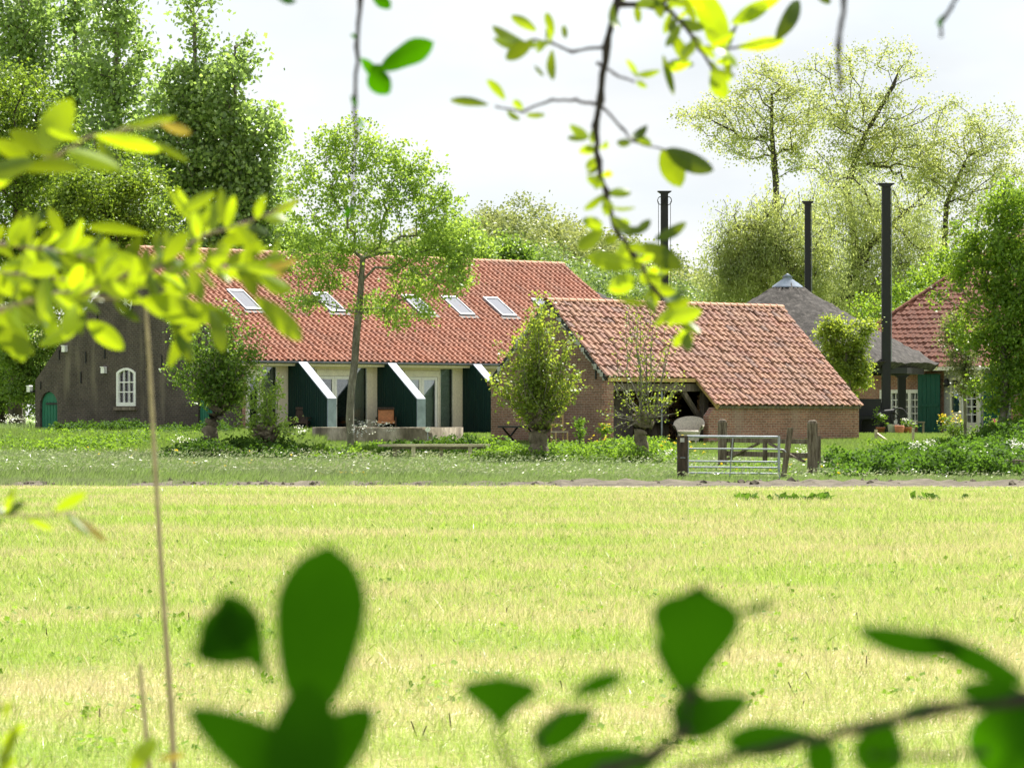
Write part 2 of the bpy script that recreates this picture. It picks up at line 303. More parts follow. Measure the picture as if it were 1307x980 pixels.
class MB:
    def __init__(s): s.v = []; s.f = []; s.sm = []
    def add(s, vs, fs, smooth=False):
        k = len(s.v); s.v += [tuple(v) for v in vs]; s.f += [tuple(i + k for i in f) for f in fs]; s.sm += [smooth] * len(fs); return s
    def box(s, a, b):
        x0, y0, z0 = a; x1, y1, z1 = b
        return s.add([(x0, y0, z0), (x1, y0, z0), (x1, y1, z0), (x0, y1, z0), (x0, y0, z1), (x1, y0, z1), (x1, y1, z1), (x0, y1, z1)],
                     [(3, 2, 1, 0), (4, 5, 6, 7), (0, 1, 5, 4), (1, 2, 6, 5), (2, 3, 7, 6), (3, 0, 4, 7)])
    def beam(s, p, q, w, h, up=(0, 0, 1)):
        p, q = Vector(p), Vector(q); d = (q - p).normalized(); u = Vector(up)
        if abs(d.dot(u)) > .98: u = Vector((1, 0, 0))
        r = d.cross(u).normalized() * w / 2; t = r.cross(d).normalized() * h / 2
        return s.add([p - r - t, p + r - t, p + r + t, p - r + t, q - r - t, q + r - t, q + r + t, q - r + t],
                     [(0, 1, 2, 3), (7, 6, 5, 4), (0, 4, 5, 1), (1, 5, 6, 2), (2, 6, 7, 3), (3, 7, 4, 0)])
    def tube(s, pts, rad, n=8, caps=True):
        pts = [Vector(p) for p in pts]; k = len(pts)
        if isinstance(rad, (int, float)): rad = [rad] * k
        vs, fs = [], []
        for i, p in enumerate(pts):
            d = (pts[min(i + 1, k - 1)] - pts[max(i - 1, 0)]).normalized()
            u = Vector((0, 0, 1)) if abs(d.z) < .9 else Vector((1, 0, 0))
            a = d.cross(u).normalized(); b = d.cross(a)
            for j in range(n):
                t = 2 * math.pi * j / n; vs.append(p + (a * math.cos(t) + b * math.sin(t)) * rad[i])
        for i in range(k - 1):
            for j in range(n):
                fs.append((i * n + j, i * n + (j + 1) % n, (i + 1) * n + (j + 1) % n, (i + 1) * n + j))
        s.add(vs, fs, True)
        if caps:
            s.add(vs[:n], [tuple(range(n))]); s.add(vs[-n:], [tuple(reversed(range(n)))])
        return s
    def lathe(s, prof, n=24, c=(0, 0, 0), smooth=True):
        vs, fs = [], []
        for r, z in prof:
            for j in range(n):
                t = 2 * math.pi * j / n; vs.append((c[0] + r * math.cos(t), c[1] + r * math.sin(t), c[2] + z))
        for i in range(len(prof) - 1):
            for j in range(n): fs.append((i * n + j, i * n + (j + 1) % n, (i + 1) * n + (j + 1) % n, (i + 1) * n + j))
        return s.add(vs, fs, smooth)
    def prism(s, poly, axis, a, b):
        """poly: 2-D outline in the two other axes, extruded from a to b along axis"""
        k = len(poly)
        def mk(p, t):
            return {'x': (t, p[0], p[1]), 'y': (p[0], t, p[1]), 'z': (p[0], p[1], t)}[axis]
        vs = [mk(p, a) for p in poly] + [mk(p, b) for p in poly]
        fs = [tuple(range(k)), tuple(reversed(range(k, 2 * k)))] + [(i, (i + 1) % k, k + (i + 1) % k, k + i) for i in range(k)]
        return s.add(vs, fs)
    def wall(s, outline, holes, axis, a, b):
        """plate with openings; outline and holes 2-D, plate from a to b along axis"""
        pts, edges = [], []
        for lp in [outline] + holes:
            k = len(pts); pts += [Vector(p) for p in lp]; edges += [(k + i, k + (i + 1) % len(lp)) for i in range(len(lp))]
        vo, eo, fo, _, _, _ = delaunay_2d_cdt(pts, edges, [], 0, 1e-6)
        def inside(p, poly):
            c = False
            for i in range(len(poly)):
                x1, y1 = poly[i]; x2, y2 = poly[i - 1]
                if (y1 > p[1]) != (y2 > p[1]) and p[0] < (x2 - x1) * (p[1] - y1) / (y2 - y1) + x1: c = not c
            return c
        keep = []
        for f in fo:
            ctr = sum((vo[i] for i in f), Vector((0, 0))) / len(f)
            if inside(ctr, outline) and not any(inside(ctr, h) for h in holes): keep.append(tuple(f))
        def mk(p, t): return {'x': (t, p[0], p[1]), 'y': (p[0], t, p[1])}[axis]
        k = len(vo)
        s.add([mk(p, a) for p in vo] + [mk(p, b) for p in vo], keep + [tuple(reversed([i + k for i in f])) for f in keep])
        for lp in [outline] + holes:
            q = len(lp)
            s.add([mk(p, a) for p in lp] + [mk(p, b) for p in lp], [(i, (i + 1) % q, q + (i + 1) % q, q + i) for i in range(q)])
        return s
    def build(s, name, mat, parent=None, loc=None, bevel=0):
        me = bpy.data.meshes.new(name); me.from_pydata(s.v, [], s.f); me.update()
        me.polygons.foreach_set('use_smooth', s.sm)
        uv = me.uv_layers.new(name='UVMap'); d = np.zeros(len(me.loops) * 2)
        for p in me.polygons:
            nx, ny, nz = (abs(c) for c in p.normal)
            for li in p.loop_indices:
                v = me.vertices[me.loops[li].vertex_index].co
                d[2 * li:2 * li + 2] = (v.y, v.z) if nx >= ny and nx >= nz else ((v.x, v.z) if ny >= nz else (v.x, v.y))
        uv.data.foreach_set('uv', d)
        me.materials.append(mat)
        o = link(bpy.data.objects.new(name, me), parent)
        if loc is not None: o.location = loc
        if bevel:
            md = o.modifiers.new('bevel', 'BEVEL'); md.width = bevel; md.segments = 2; md.limit_method = 'ANGLE'
        return o
def arc(x0, x1, zs, rise, n=8, z0=0):
    """rectangle with an arched head: bottom z0, springing zs"""
    pts = [(x0, z0), (x1, z0)]
    w = (x1 - x0) / 2; rad = (w * w + rise * rise) / (2 * rise); cz = zs + rise - rad; a = math.asin(min(1, w / rad)); cx = (x0 + x1) / 2
    for i in range(n + 1):
        t = a - 2 * a * i / n; pts.append((cx + rad * math.sin(t), cz + rad * math.cos(t)))
    return pts

# ------------------------------------------------------------------ ground
def terrain():
    xs = [-2500, -900, -300, -120] + list(range(-60, 61, 3)) + [120, 300, 900, 2500]
    ys = [-60, -10, 0, 8, 16, 30, 45, 60, 75] + [78 + i for i in range(0, 45)] + [140, 180, 260, 500, 1200, 3500]
    vs = [(x, y, gz(y) + (.03 * math.sin(x * .9 + y) if 84 < y < 116 else 0)) for y in ys for x in xs]
    nx = len(xs); fs = [(j * nx + i, j * nx + i + 1, (j + 1) * nx + i + 1, (j + 1) * nx + i) for j in range(len(ys) - 1) for i in range(nx - 1)]
    o = MB().add(vs, fs, True).build('ground', M['ground']); tag(o, kind='structure')
terrain()
def soil_strip():
    vs, fs = [], []
    n = 260; prof = [(-.95, .004), (-.6, .02), (-.2, .04), (.25, .05), (.7, .03), (1.0, .004)]
    for i in range(n):
        x = -32 + i * 64 / (n - 1)
        for j, (dy, h) in enumerate(prof):
            k = 1 if x < 1 else 1.5
            e = .3 * math.sin(x * .7) + .15 * math.sin(x * 2.3)
            vs.append((x, (80.3 + dy * 1.1 if x < 1 else 80.0 + dy * 2.1) + e * .6, .004 + h * k * 1.5 * (.5 + rng.random()) if 0 < j < 5 else .004))
    for i in range(n - 1):
        for j in range(5): fs.append((i * 6 + j, (i + 1) * 6 + j, (i + 1) * 6 + j + 1, i * 6 + j + 1))
    o = MB().add(vs, fs).build('soil_strip', M['soil']); tag(o, kind='structure')
soil_strip()
def clods():
    b = MB()
    for i in range(1300):
        x = rng.uniform(-30, 30); y = 80.4 + rng.normal(0, .8) + (.25 if x > 1 else 0); r = abs(rng.normal(.015, .022)) + .012
        if x > 3 and rng.random() < .4: r *= 1.7
        p = Vector((x, y, .05)); vs = []
        for d in [(1, 0, 0), (-1, 0, 0), (0, 1, 0), (0, -1, 0), (0, 0, 1), (.7, .7, .5), (-.7, .6, .5), (.6, -.7, .5), (-.7, -.7, .45)]:
            vs.append(p + Vector(d) * r * rng.uniform(.7, 1.3))
        b.add(vs, [(0, 5, 2), (2, 6, 1), (1, 8, 3), (3, 7, 0), (0, 4, 5), (5, 4, 2), (2, 4, 6), (6, 4, 1), (1, 4, 8), (8, 4, 3), (3, 4, 7), (7, 4, 0)])
    tag(b.build('earth_clods', M['soil']), 'dry clods of turned earth along the edge of the mown field', 'soil', kind='stuff')
clods()

# ------------------------------------------------------------------ pantiled roof planes
def tiles(o, ux, up, nrm, L, H, cw, ch, keep=None, amp=.035, jit=.004):
    """o: eave corner; ux along the eave, up the slope; returns (verts, quads) arrays of separate S-shaped tiles"""
    o, ux, up, nrm = (np.array(v, float) for v in (o, ux, up, nrm))
    nc, nr = int(round(L / cw)), int(round(H / ch)); cw, ch = L / nc, H / nr
    pr = [(0, .15), (.18, .85), (.34, 1), (.5, .62), (.68, .05), (.86, -.05), (1.03, .22)]
    V, F = [], []; k = 0
    for r in range(nr):
        for c in range(nc):
            if keep and not keep((c + .5) * cw, (r + .5) * ch): continue
            a = rng.normal(0, jit); dz = rng.normal(0, jit * .7)
            for (t, l, e) in ((-.04, .030, 0), (1.06, .002, 0), (-.04, -.012, 1)):
                for (q, z) in pr:
                    h = amp * z + l + dz
                    V.append(o + ux * ((c + q) * cw) + up * ((r + t) * ch + a) + nrm * h)
            n = len(pr)
            for i in range(n - 1):
                F.append((k + i, k + i + 1, k + n + i + 1, k + n + i)); F.append((k + 2 * n + i, k + 2 * n + i + 1, k + i + 1, k + i))
            k += 3 * n
    return V, F
def tile_roof(name, mat, parent, *a, **kw):
    V, F = tiles(*a, **kw)
    me = bpy.data.meshes.new(name); me.from_pydata([tuple(v) for v in V], [], F); me.update(); me.materials.append(mat)
    return link(bpy.data.objects.new(name, me), parent)
def ridge(name, mat, parent, p, q, r=.13, step=.36):
    p, q = Vector(p), Vector(q); d = (q - p).normalized(); n = int(round((q - p).length / step)); s = (q - p).length / n
    side = d.cross(Vector((0, 0, 1))).normalized(); upv = side.cross(d)
    b = MB()
    for i in range(n):
        a = p + d * (i * s - .03); e = p + d * ((i + 1) * s); vs = []
        for (pt, rr) in ((a, r * 1.12), (e, r * .93)):
            for k in range(7):
                t = math.pi * k / 6; vs.append(pt + side * math.cos(t) * rr + upv * math.sin(t) * rr * .85)
        for k in range(7):
            t = math.pi * k / 6; vs.append(a + side * math.cos(t) * r * .9 + upv * math.sin(t) * r * .72)
        b.add(vs, [(k, k + 1, 8 + k, 7 + k) for k in range(6)] + [(14 + k, 15 + k, k + 1, k) for k in range(6)])
    return b.build(name, mat, parent)

TH = R(42)
# ------------------------------------------------------------------ the long farmhouse
def farmhouse():
    o = P(300, 530, 118); root = empty('farmhouse', (o.x, 118, .92), TH,
        'long low farmhouse with dark brick gable, orange pantile roof with rooflights and green partition walls', 'farmhouse')
    W, LEN = 11.76, 20.4; zr, sl = 6.495, .6305; ze = 2.52; ye = -.42
    # gable wall with arched window opening and two door openings
    out = [(0, -.6), (W, -.6), (W, 1.93), (10.24, 3.20), (5.88, zr - .06), (0, 2.66)]
    win = arc(5.62, 6.75, 2.17, .16, z0=1.0)
    d1 = arc(10.38, 11.45, 1.15, .38, z0=-.6); d2 = arc(1.25, 2.05, 1.25, .15, z0=-.6)
    MB().wall(out, [win, [(y, z) for y, z in d1], d2], 'x', 0, .3).build('gable_wall', M['gable_brick'], root)
    # the brick pier at the sunny corner
    MB().box((.302, -.02, -.6), (.42, .3, 2.6)).build('corner_pier', M['red_brick'], root)
    # arched window: frame, glazing bars, panes, sill
    fr = MB(); fr.wall(arc(5.62, 6.75, 2.17, .16, z0=1.0), [arc(5.73, 6.64, 2.12, .13, z0=1.13)], 'x', -.03, .12)
    f = fr.build('window', M['white_paint'], root)
    bars = MB()
    for y in (6.035, 6.335): bars.box((.0, y - .022, 1.13), (.05, y + .022, 2.24))
    for z in (1.49, 1.83): bars.box((.004, 5.73, z - .02), (.046, 6.64, z + .02))
    for y in (5.73, 6.61): bars.box((-.002, y, 1.13), (.052, y + .03, 2.14))
    bars.build('glazing_bars', M['white_paint'], f)
    MB().box((.055, 5.72, 1.12), (.065, 6.65, 2.27)).build('pane', M['glass'], f)
    MB().box((-.1, 5.55, .86), (.1, 6.82, .97)).build('sill', M['oak'], f)
    MB().box((.32, 5.5, .9), (.34, 6.9, 2.4)).build('window_curtain', M['blind'], f)
    for nm, a, sp, rise in (('arched_door', (10.38, 11.45), 1.15, .38), ('side_door', (1.25, 2.05), 1.25, .15)):
        d = MB(); d.prism(arc(a[0] + .01, a[1] - .01, sp, rise - .01, z0=-.6), 'x', .08, .13)
        for k in range(1, 6):
            y = a[0] + (a[1] - a[0]) * k / 6; d.box((.066, y - .004, -.6), (.082, y + .004, sp + .02))
        dd = d.build('door', M['door_green'], root)
        if rise > .2:
            MB().box((.05, a[0] + .02, 1.06), (.075, a[0] + .78, 1.13)).build('hinge', M['iron'], dd)
            MB().box((.05, a[0] + .1, -.05), (.075, a[0] + .75, .02)).build('hinge', M['iron'], dd)
    for y, z, h in ((10.24, 2.83, .36), (8.36 + .25, 2.72, .4), (7.46, 2.88, .42), (8.9, 2.02, .4), (5.0, 2.55, .4), (11.4, 1.75, .28), (4.1, 2.55, .4), (7.9, 4.05, .38), (3.9, 4.1, .38)):
        MB().box((-.035, y - .022, z - h / 2), (-.004, y + .022, z + h / 2)).build('wall_anchor', M['iron'], root)
    for y, z in ((9.83, 3.03), (7.44, 2.25), (12.02, 1.62)):
        b = MB(); b.box((-.13, y - .1, z - .1), (-.004, y + .1, z + .1))
        MB.prism(b, [(y - .1, z + .103), (y + .1, z + .103), (y + .13, z + .135), (y - .07, z + .135)], 'x', -.15, -.002)
        b.build('nest_box', M['white_paint'], root)
    MB().box((-.1, W + .002, 1.5), (.0, W + .2, 1.56)).build('bracket', M['iron'], root)
    # cast wheel window near the top of the gable
    w = MB(); cy, cz, rr = 6.2, 4.6, .37
    w.tube([(-.03, cy + rr * math.cos(t), cz + rr * math.sin(t)) for t in [2 * math.pi * i / 28 for i in range(29)]], .032, 6, False)
    for k in range(8):
        t = 2 * math.pi * (k + .5) / 8; w.beam((-.03, cy, cz), (-.03, cy + rr * math.cos(t), cz + rr * math.sin(t)), .035, .035, (1, 0, 0))
    w.tube([(-.05, cy, cz), (-.0, cy, cz)], .07, 10)
    w.build('wheel_window', M['white_paint'], root)
    # back and end walls, floor slab
    MB().box((.31, W - .3, -.6), (LEN, W, 1.9)).build('back_wall', M['gable_brick'], root)
    MB().wall([(0.001, -.6), (W - .31, -.6), (W - .31, 2.15), (10.24, 3.1), (5.88, zr - .08), (.001, 2.63)], [], 'x', LEN - .3, LEN).build('end_wall', M['red_brick'], root)
    MB().box((.32, -2.4, -.35), (LEN - .31, W - .32, .02)).build('floor_slab', M['concrete'], root)
    # facade bays
    bays = [-1.73] + [2.24 + 3.93 * i for i in range(5)]
    holes = []; specs = []
    for i, xb in enumerate(bays):
        for kind, a, c, z0, z1 in (('win', .42, 1.2, .08, 2.36), ('door', 1.25, 2.84, .02, 2.2), ('side', 2.86, 3.5, .08, 2.36)):
            x0, x1 = xb + a, xb + c
            if i == 0:
                if kind == 'win': continue
                if kind == 'door': x0 = .45
            if x1 > LEN - .5: continue
            holes.append([(x0, z0), (x1, z0), (x1, z1), (x0, z1)]); specs.append((i, kind, x0, x1, z0, z1))
    MB().wall([(.425, -.4), (LEN - .31, -.4), (LEN - .31, 2.52), (.425, 2.52)], holes, 'y', .0, .12).build('facade_wall', M['cream'], root)
    for i, kind, x0, x1, z0, z1 in specs:
        if kind == 'door':
            n_ = 1 if x1 - x0 < 1.2 else 2
            f = MB(); f.wall([(x0, z0), (x1, z0), (x1, z1), (x0, z1)], [[(x0 + .06, z0 + .04), (x1 - .06, z0 + .04), (x1 - .06, z1 - .17), (x0 + .06, z1 - .17)]], 'y', -.025, .09)
            f.box((x0 - .03, -.05, z1 - .02), (x1 + .03, -.003, z1 + .03))
            df = f.build('french_door', M['cream_frame'], root)
            ww = (x1 - x0 - .12) / n_
            for k in range(n_):
                a = x0 + .06 + k * ww; b_ = a + ww
                MB().wall([(a + .004, z0 + .05), (b_ - .004, z0 + .05), (b_ - .004, z1 - .18), (a + .004, z1 - .18)],
                          [[(a + .11, z0 + .2), (b_ - .11, z0 + .2), (b_ - .11, z1 - .28), (a + .11, z1 - .28)]], 'y', .0, .05).build('door_leaf', M['white_paint'], df)
                MB().box((a + .11, .02, z0 + .2), (b_ - .11, .03, z1 - .28)).build('pane', M['glass'], df)
            MB().box((x0 + .06 + ww * (1 if n_ > 1 else 0) + .03, -.06, 1.0), (x0 + .06 + ww * (1 if n_ > 1 else 0) + .15, -.03, 1.03)).build('handle', M['iron'], df)
        else:
            f = MB().wall([(x0, z0), (x1, z0), (x1, z1), (x0, z1)], [[(x0 + .04, z0 + .05), (x1 - .04, z0 + .05), (x1 - .04, z1 - .05), (x0 + .04, z1 - .05)]], 'y', -.02, .03).build('side_window', M['cream_frame'], root)
            MB().box((x0 + .04, .0, z0 + .05), (x1 - .04, .01, z1 - .05)).build('pane', M['glass'], f)
        # what hangs behind the glass
        if i == 2 or (i == 3): MB().box((x0 + .02, .16, z0), (x1 - .02, .18, z1)).build('blind', M['blind'], root)
        elif kind == 'side':
            b = MB()
            for k in range(9):
                xx = x0 + (x1 - x0) * (k + .5) / 9; b.tube([(xx, .18, z0), (xx, .18, z1)], .032, 6)
            b.build('curtain', M['curtain'], root)
    # partition walls between the terraces
    for i, xb in enumerate(bays[1:]):
        pr = [(-.03, -.3), (-2.15, -.3), (-2.15, 1.22), (-.62, 2.44), (-.03, 2.44)]
        w = MB().prism(pr, 'x', xb, xb + .33)
        for k in range(1, 18):
            y = -2.15 * k / 18; top = 2.40 if y > -.62 else 2.40 - (-.62 - y) / 1.53 * 1.22
            w.box((xb - .012, y - .004, -.3), (xb + .001, y + .004, top))
        pw = w.build('partition_wall', M['dark_green'], root)
        MB().prism([(-2.19, -.3), (-2.15 - .003, -.3), (-2.153, 1.22), (-.62, 2.443), (-.62, 2.48), (-2.19, 1.25)], 'x', xb - .02, xb + .35).build('metal_cap', M['white_cap'], pw)
    # roof
    cs_, sn_ = 1 / math.hypot(1, sl), sl / math.hypot(1, sl)
    H = (5.88 - ye) / cs_ 
    MB().prism([(ye + .05, ze - .07), (5.88, zr - .12), (5.88, zr - .02), (ye + .02, ze - .01)], 'x', -.02, LEN).build('roof_deck', M['oak'], root)
    MB().prism([(5.88, zr - .12), (10.2, 3.06), (11.74, 1.78), (11.76, 1.90), (10.22, 3.17), (5.88, zr - .02)], 'x', .06, LEN + .02).build('rear_roof', M['shaded_tile'], root)
    tile_roof('roof', M['long_tile'], root, (-.12, ye, ze), (1, 0, 0), (0, cs_, sn_), (0, -sn_, cs_), LEN + .14, H - .05, .245, .30, amp=.075, jit=.007)
    ridge('ridge_tiles', M['ridge_tile'], root, (-.12, 5.88, zr - .02), (LEN + .04, 5.88, zr - .02), .13, .34)
    g = MB()
    n = 8; vs = []
    for x in (-.1, LEN + .05):
        for rr in (.075, .063):
            for k in range(n + 1):
                t = math.pi + math.pi * k / n; vs.append((x, ye - .07 + rr * math.cos(t), ze - .02 + rr * math.sin(t)))
    m_ = n + 1
    g.add(vs, [(k, k + 1, 2 * m_ + k + 1, 2 * m_ + k) for k in range(n)] + [(m_ + k + 1, m_ + k, 3 * m_ + k, 3 * m_ + k + 1) for k in range(n)] + [(0, 2 * m_, 3 * m_, m_), (n, m_ + n, 3 * m_ + n, 2 * m_ + n)] + [tuple(list(range(m_)) + list(range(2 * m_ - 1, m_ - 1, -1)))], True)
    g.build('gutter', M['zinc'], root)
    MB().box((-.02, ye + .006, ze - .17), (LEN, ye + .03, ze - .02)).box((-.02, ye + .03, ze - .17), (LEN, -.002, ze - .13)).build('soffit', M['cream'], root)
    # rooflights
    for xc in (2.55, 6.3, 10.45, 12.35, 14.4, 16.8):
        a, b_ = 2.3, 3.42; sk = None
        def rp(x, y, h): return (x, y - sn_ * h, ze + (y - ye) * sl + cs_ * h)
        fr = MB()
        for (x0, x1, y0, y1) in ((xc - .35, xc - .31, a, b_), (xc + .31, xc + .35, a, b_), (xc - .31, xc + .31, a, a + .08), (xc - .31, xc + .31, b_ - .09, b_)):
            vs = [rp(x, y, h) for h in (.0, .13) for (x, y) in ((x0, y0), (x1, y0), (x1, y1), (x0, y1))]
            fr.add(vs, [(3, 2, 1, 0), (4, 5, 6, 7), (0, 1, 5, 4), (1, 2, 6, 5), (2, 3, 7, 6), (3, 0, 4, 7)])
        sk = fr.build('rooflight', M['zinc'], root)
        MB().add([rp(xc - .31, a + .08, .11), rp(xc + .31, a + .08, .11), rp(xc + .31, b_ - .09, .11), rp(xc - .31, b_ - .09, .11)], [(0, 1, 2, 3)]).build('pane', M['roof_glass'], sk)
        MB().add([rp(xc - .31, a + .08, .075), rp(xc + .31, a + .08, .075), rp(xc + .31, b_ - .09, .075), rp(xc - .31, b_ - .09, .075)], [(0, 1, 2, 3)]).build('roof_blind', M['white_paint'] if xc > 13 else M['blind'], sk)
        MB().add([rp(xc - .45, a - .14, .075), rp(xc + .45, a - .14, .075), rp(xc + .45, a + .0, .085), rp(xc - .45, a + .0, .085)], [(0, 1, 2, 3)]).build('flashing', M['iron'], sk)
    return root
farmhouse()

# ------------------------------------------------------------------ the open shed
def shed():
    o = P(700, 530, 104); root = empty('open_shed', (o.x, 104, .80), TH,
        'brick shed with patched pantile roof, open bay on timber posts and low brick wall', 'shed')
    LEN, zr, sl = 9.92, 4.2, .912
    yb, yf, yl = 2.55, -2.5, -3.41
    def zs(y): return zr - abs(y) * sl
    MB().wall([(yb, -.6), (yb, zs(yb) - .1), (0, zr - .1), (yf, zs(yf) - .1), (yf, -.6)], [], 'x', 0, .24).build('gable_wall', M['shed_gable'], root)
    q = MB(); zz = -.5; k = 0                     # the toothed brick corner
    while zz < 1.75:
        w_ = .2 if k % 2 else .1
        q.box((-.012, yf - .02, zz), (.252, yf + w_, zz + .15)); zz += .16; k += 1
    q.build('brick_quoin', M['red_brick'], root)
    for y, z in ((-2.05, 2.05), (2.25, 1.85)): MB().box((-.035, y - .022, z - .2), (-.004, y + .022, z + .2)).build('wall_anchor', M['iron'], root)
    MB().box((.25, yb - .24, -.6), (LEN - .24, yb, zs(yb) - .12)).build('back_wall', M['shed_gable'], root)
    MB().wall([(yl + .12, -.6), (yb, -.6), (yb, zs(yb) - .12), (0, zr - .12), (yl + .12, zs(yl + .12) - .12)], [], 'x', LEN - .24, LEN - .002).build('end_wall', M['red_brick'], root)
    MB().prism([(3.38, -.6), (3.38, .78), (3.5, .9), (3.62, 1.03), (LEN - .25, 1.03), (LEN - .25, -.6)], 'y', yl + .12, yl + .34).build('low_wall', M['red_brick'], root)
    MB().prism([(yl + .34, -.6), (yl + .34, 1.03), (yf - .1, 1.5), (yf + .2, 1.5), (yf + .2, -.6)], 'x', 5.0, 5.2).build('cross_wall', M['red_brick'], root)
    # inner lining, timber frame
    MB().box((.26, -1.0, -.3), (2.5, -.9, 1.48)).build('lining_board', M['render'], root)
    MB().beam((.25, yf + .13, 1.62), (4.25, yf + .13, 1.62), .16, .22).build('beam', M['oak'], root)
    MB().beam((.25, -.9, 1.62), (4.9, -.9, 1.62), .12, .2).build('beam', M['oak'], root)
    MB().beam((4.12, yf + .13, -.3), (4.12, yf + .13, 1.505), .19, .19).build('timber_post', M['oak'], root)
    MB().beam((4.02, yf + .14, .62), (3.22, yf + .14, 1.52), .1, .14).build('brace', M['oak'], root)
    MB().tube([(2.27, yf + .05, -.3), (2.27, yf + .05, 1.5)], .03, 8).build('steel_post', M['galv'], root)
    # floor
    MB().box((.26, yf, -.3), (LEN - .26, yb - .26, .01)).build('floor', M['soil'], root)
    # roof: deck, boards and tiles (the right part runs lower)
    def deck(x0, x1, ylo):
        MB().prism([(ylo + .04, zs(ylo) - .09), (0, zr - .1), (0, zr - .02), (ylo + .02, zs(ylo) - .02)], 'x', x0, x1).build('roof_deck', M['oak'], root)
    deck(.0, 3.68, yf - .05); deck(3.682, LEN + .0, yl)
    MB().prism([(0, zr - .1), (yb + .1, zs(yb + .1) - .1), (yb + .1, zs(yb + .1)), (0, zr - .02)], 'x', -.06, LEN).build('rear_roof', M['shed_tile'], root)
    cs_, sn_ = 1 / math.hypot(1, sl), sl / math.hypot(1, sl); H = -yl / cs_; H2 = (-yf + .06) / cs_
    tile_roof('roof', M['shed_tile'], root, (-.06, yl, zs(yl) + .01), (1, 0, 0), (0, cs_, sn_), (0, -sn_, cs_), LEN + .1, H - .04, .255, .245,
              keep=lambda x, y: x > 3.72 or y > H - H2 + .02, amp=.055, jit=.011)
    ridge('ridge_tiles', M['ridge_tile'], root, (-.08, 0, zr - .03), (LEN + .06, 0, zr - .03), .12, .30)
    MB().box((.0, yf - .07, zs(yf) - .14), (3.66, yf - .04, zs(yf) - .03)).build('eave_board', M['pale_wood'], root)
    MB().beam((3.66, yf - .05, zs(yf) - .12), (3.66, yl, zs(yl) - .06), .03, .13).build('eave_board', M['pale_wood'], root)
    for s, ye_ in ((-1, yf), (1, yb)):             # crumbling white mortar along each verge
        n = 26; v = MB()
        for k in range(n):
            y = s * (.15 + (abs(ye_) - .2) * k / n); h = rng.uniform(.05, .11)
            v.box((-.05 - rng.uniform(0, .03), min(y, y + s * .13), zs(y) - .12 - h), (.0 - .004, max(y, y + s * .13), zs(y) - .075))
        v.build('verge_mortar', M['plaster'], root)
    for y0, y1 in ((0, yf - .03), (0, yb + .05)):
        MB().beam((-.045, y0, zr - .055), (-.045, y1, zs(y1) - .055), .05, .08, (0, 0, 1)).build('verge_board', M['iron'], root)
    return root
shed_root = shed()
SH = Matrix.Translation(shed_root.location) @ Matrix.Rotation(TH, 4, 'Z')
def shed_pt(x, y, z): return SH @ Vector((x, y, z))
fo = P(300, 530, 118); FM = Matrix.Translation((fo.x, 118, .92)) @ Matrix.Rotation(TH, 4, 'Z')
def farm_pt(x, y, z): return FM @ Vector((x, y, z))

# firewood stacked in the shed: one countable stack of many logs
def firewood(x0, x1, y, zt, label):
    r = empty('firewood_stack', shed_pt(x0, y, .01), TH, label, 'firewood')
    n = 0
    b = MB(); z = .08
    while z < zt:
        x = .05
        while x < x1 - x0:
            rr = rng.uniform(.05, .085); k = rng.integers(5, 8); ph = rng.uniform(0, 6)
            pl = [(x + rr * math.cos(ph + 2 * math.pi * j / k) * rng.uniform(.8, 1.1), z + rr * math.sin(ph + 2 * math.pi * j / k)) for j in range(k)]
            b.prism(pl, 'y', rng.uniform(-.05, .05), .35); x += rr * 2 + .01
        z += .14
    b.build('logs', M['firewood'], r)
firewood(4.25, 4.95, -2.3, 1.35, 'split firewood stacked beside the oak post under the shed roof')
firewood(2.9, 4.9, -.6, 1.5, 'long dark stack of split firewood at the back of the open shed')
def cabinet():
    r = empty('wooden_cabinet', shed_pt(2.75, -1.55, .01), TH, 'old wooden cabinet standing in the shade behind the steel post', 'cabinet')
    MB().box((0, 0, 0), (.7, .4, 1.15)).build('carcass', M['oak'], r)
    for k in range(2): MB().wall([(.03 + .33 * k, .06), (.33 + .33 * k, .06), (.33 + .33 * k, 1.1), (.03 + .33 * k, 1.1)], [[(.08 + .33 * k, .6), (.28 + .33 * k, .6), (.28 + .33 * k, 1.04), (.08 + .33 * k, 1.04)]], 'y', -.03, -.004).build('door', M['post_wood'], r)
cabinet()
def workbench():
    r = empty('workbench', shed_pt(1.9, -1.9, .01), TH, 'dark workbench top in the open shed bay behind the wicker chair', 'workbench')
    MB().box((0, 0, .55), (1.9, .35, .6)).build('top', M['tar'], r)
    for x in (.05, 1.8): MB().box((x, .05, 0), (x + .07, .3, .55)).build('leg', M['tar'], r)
workbench()

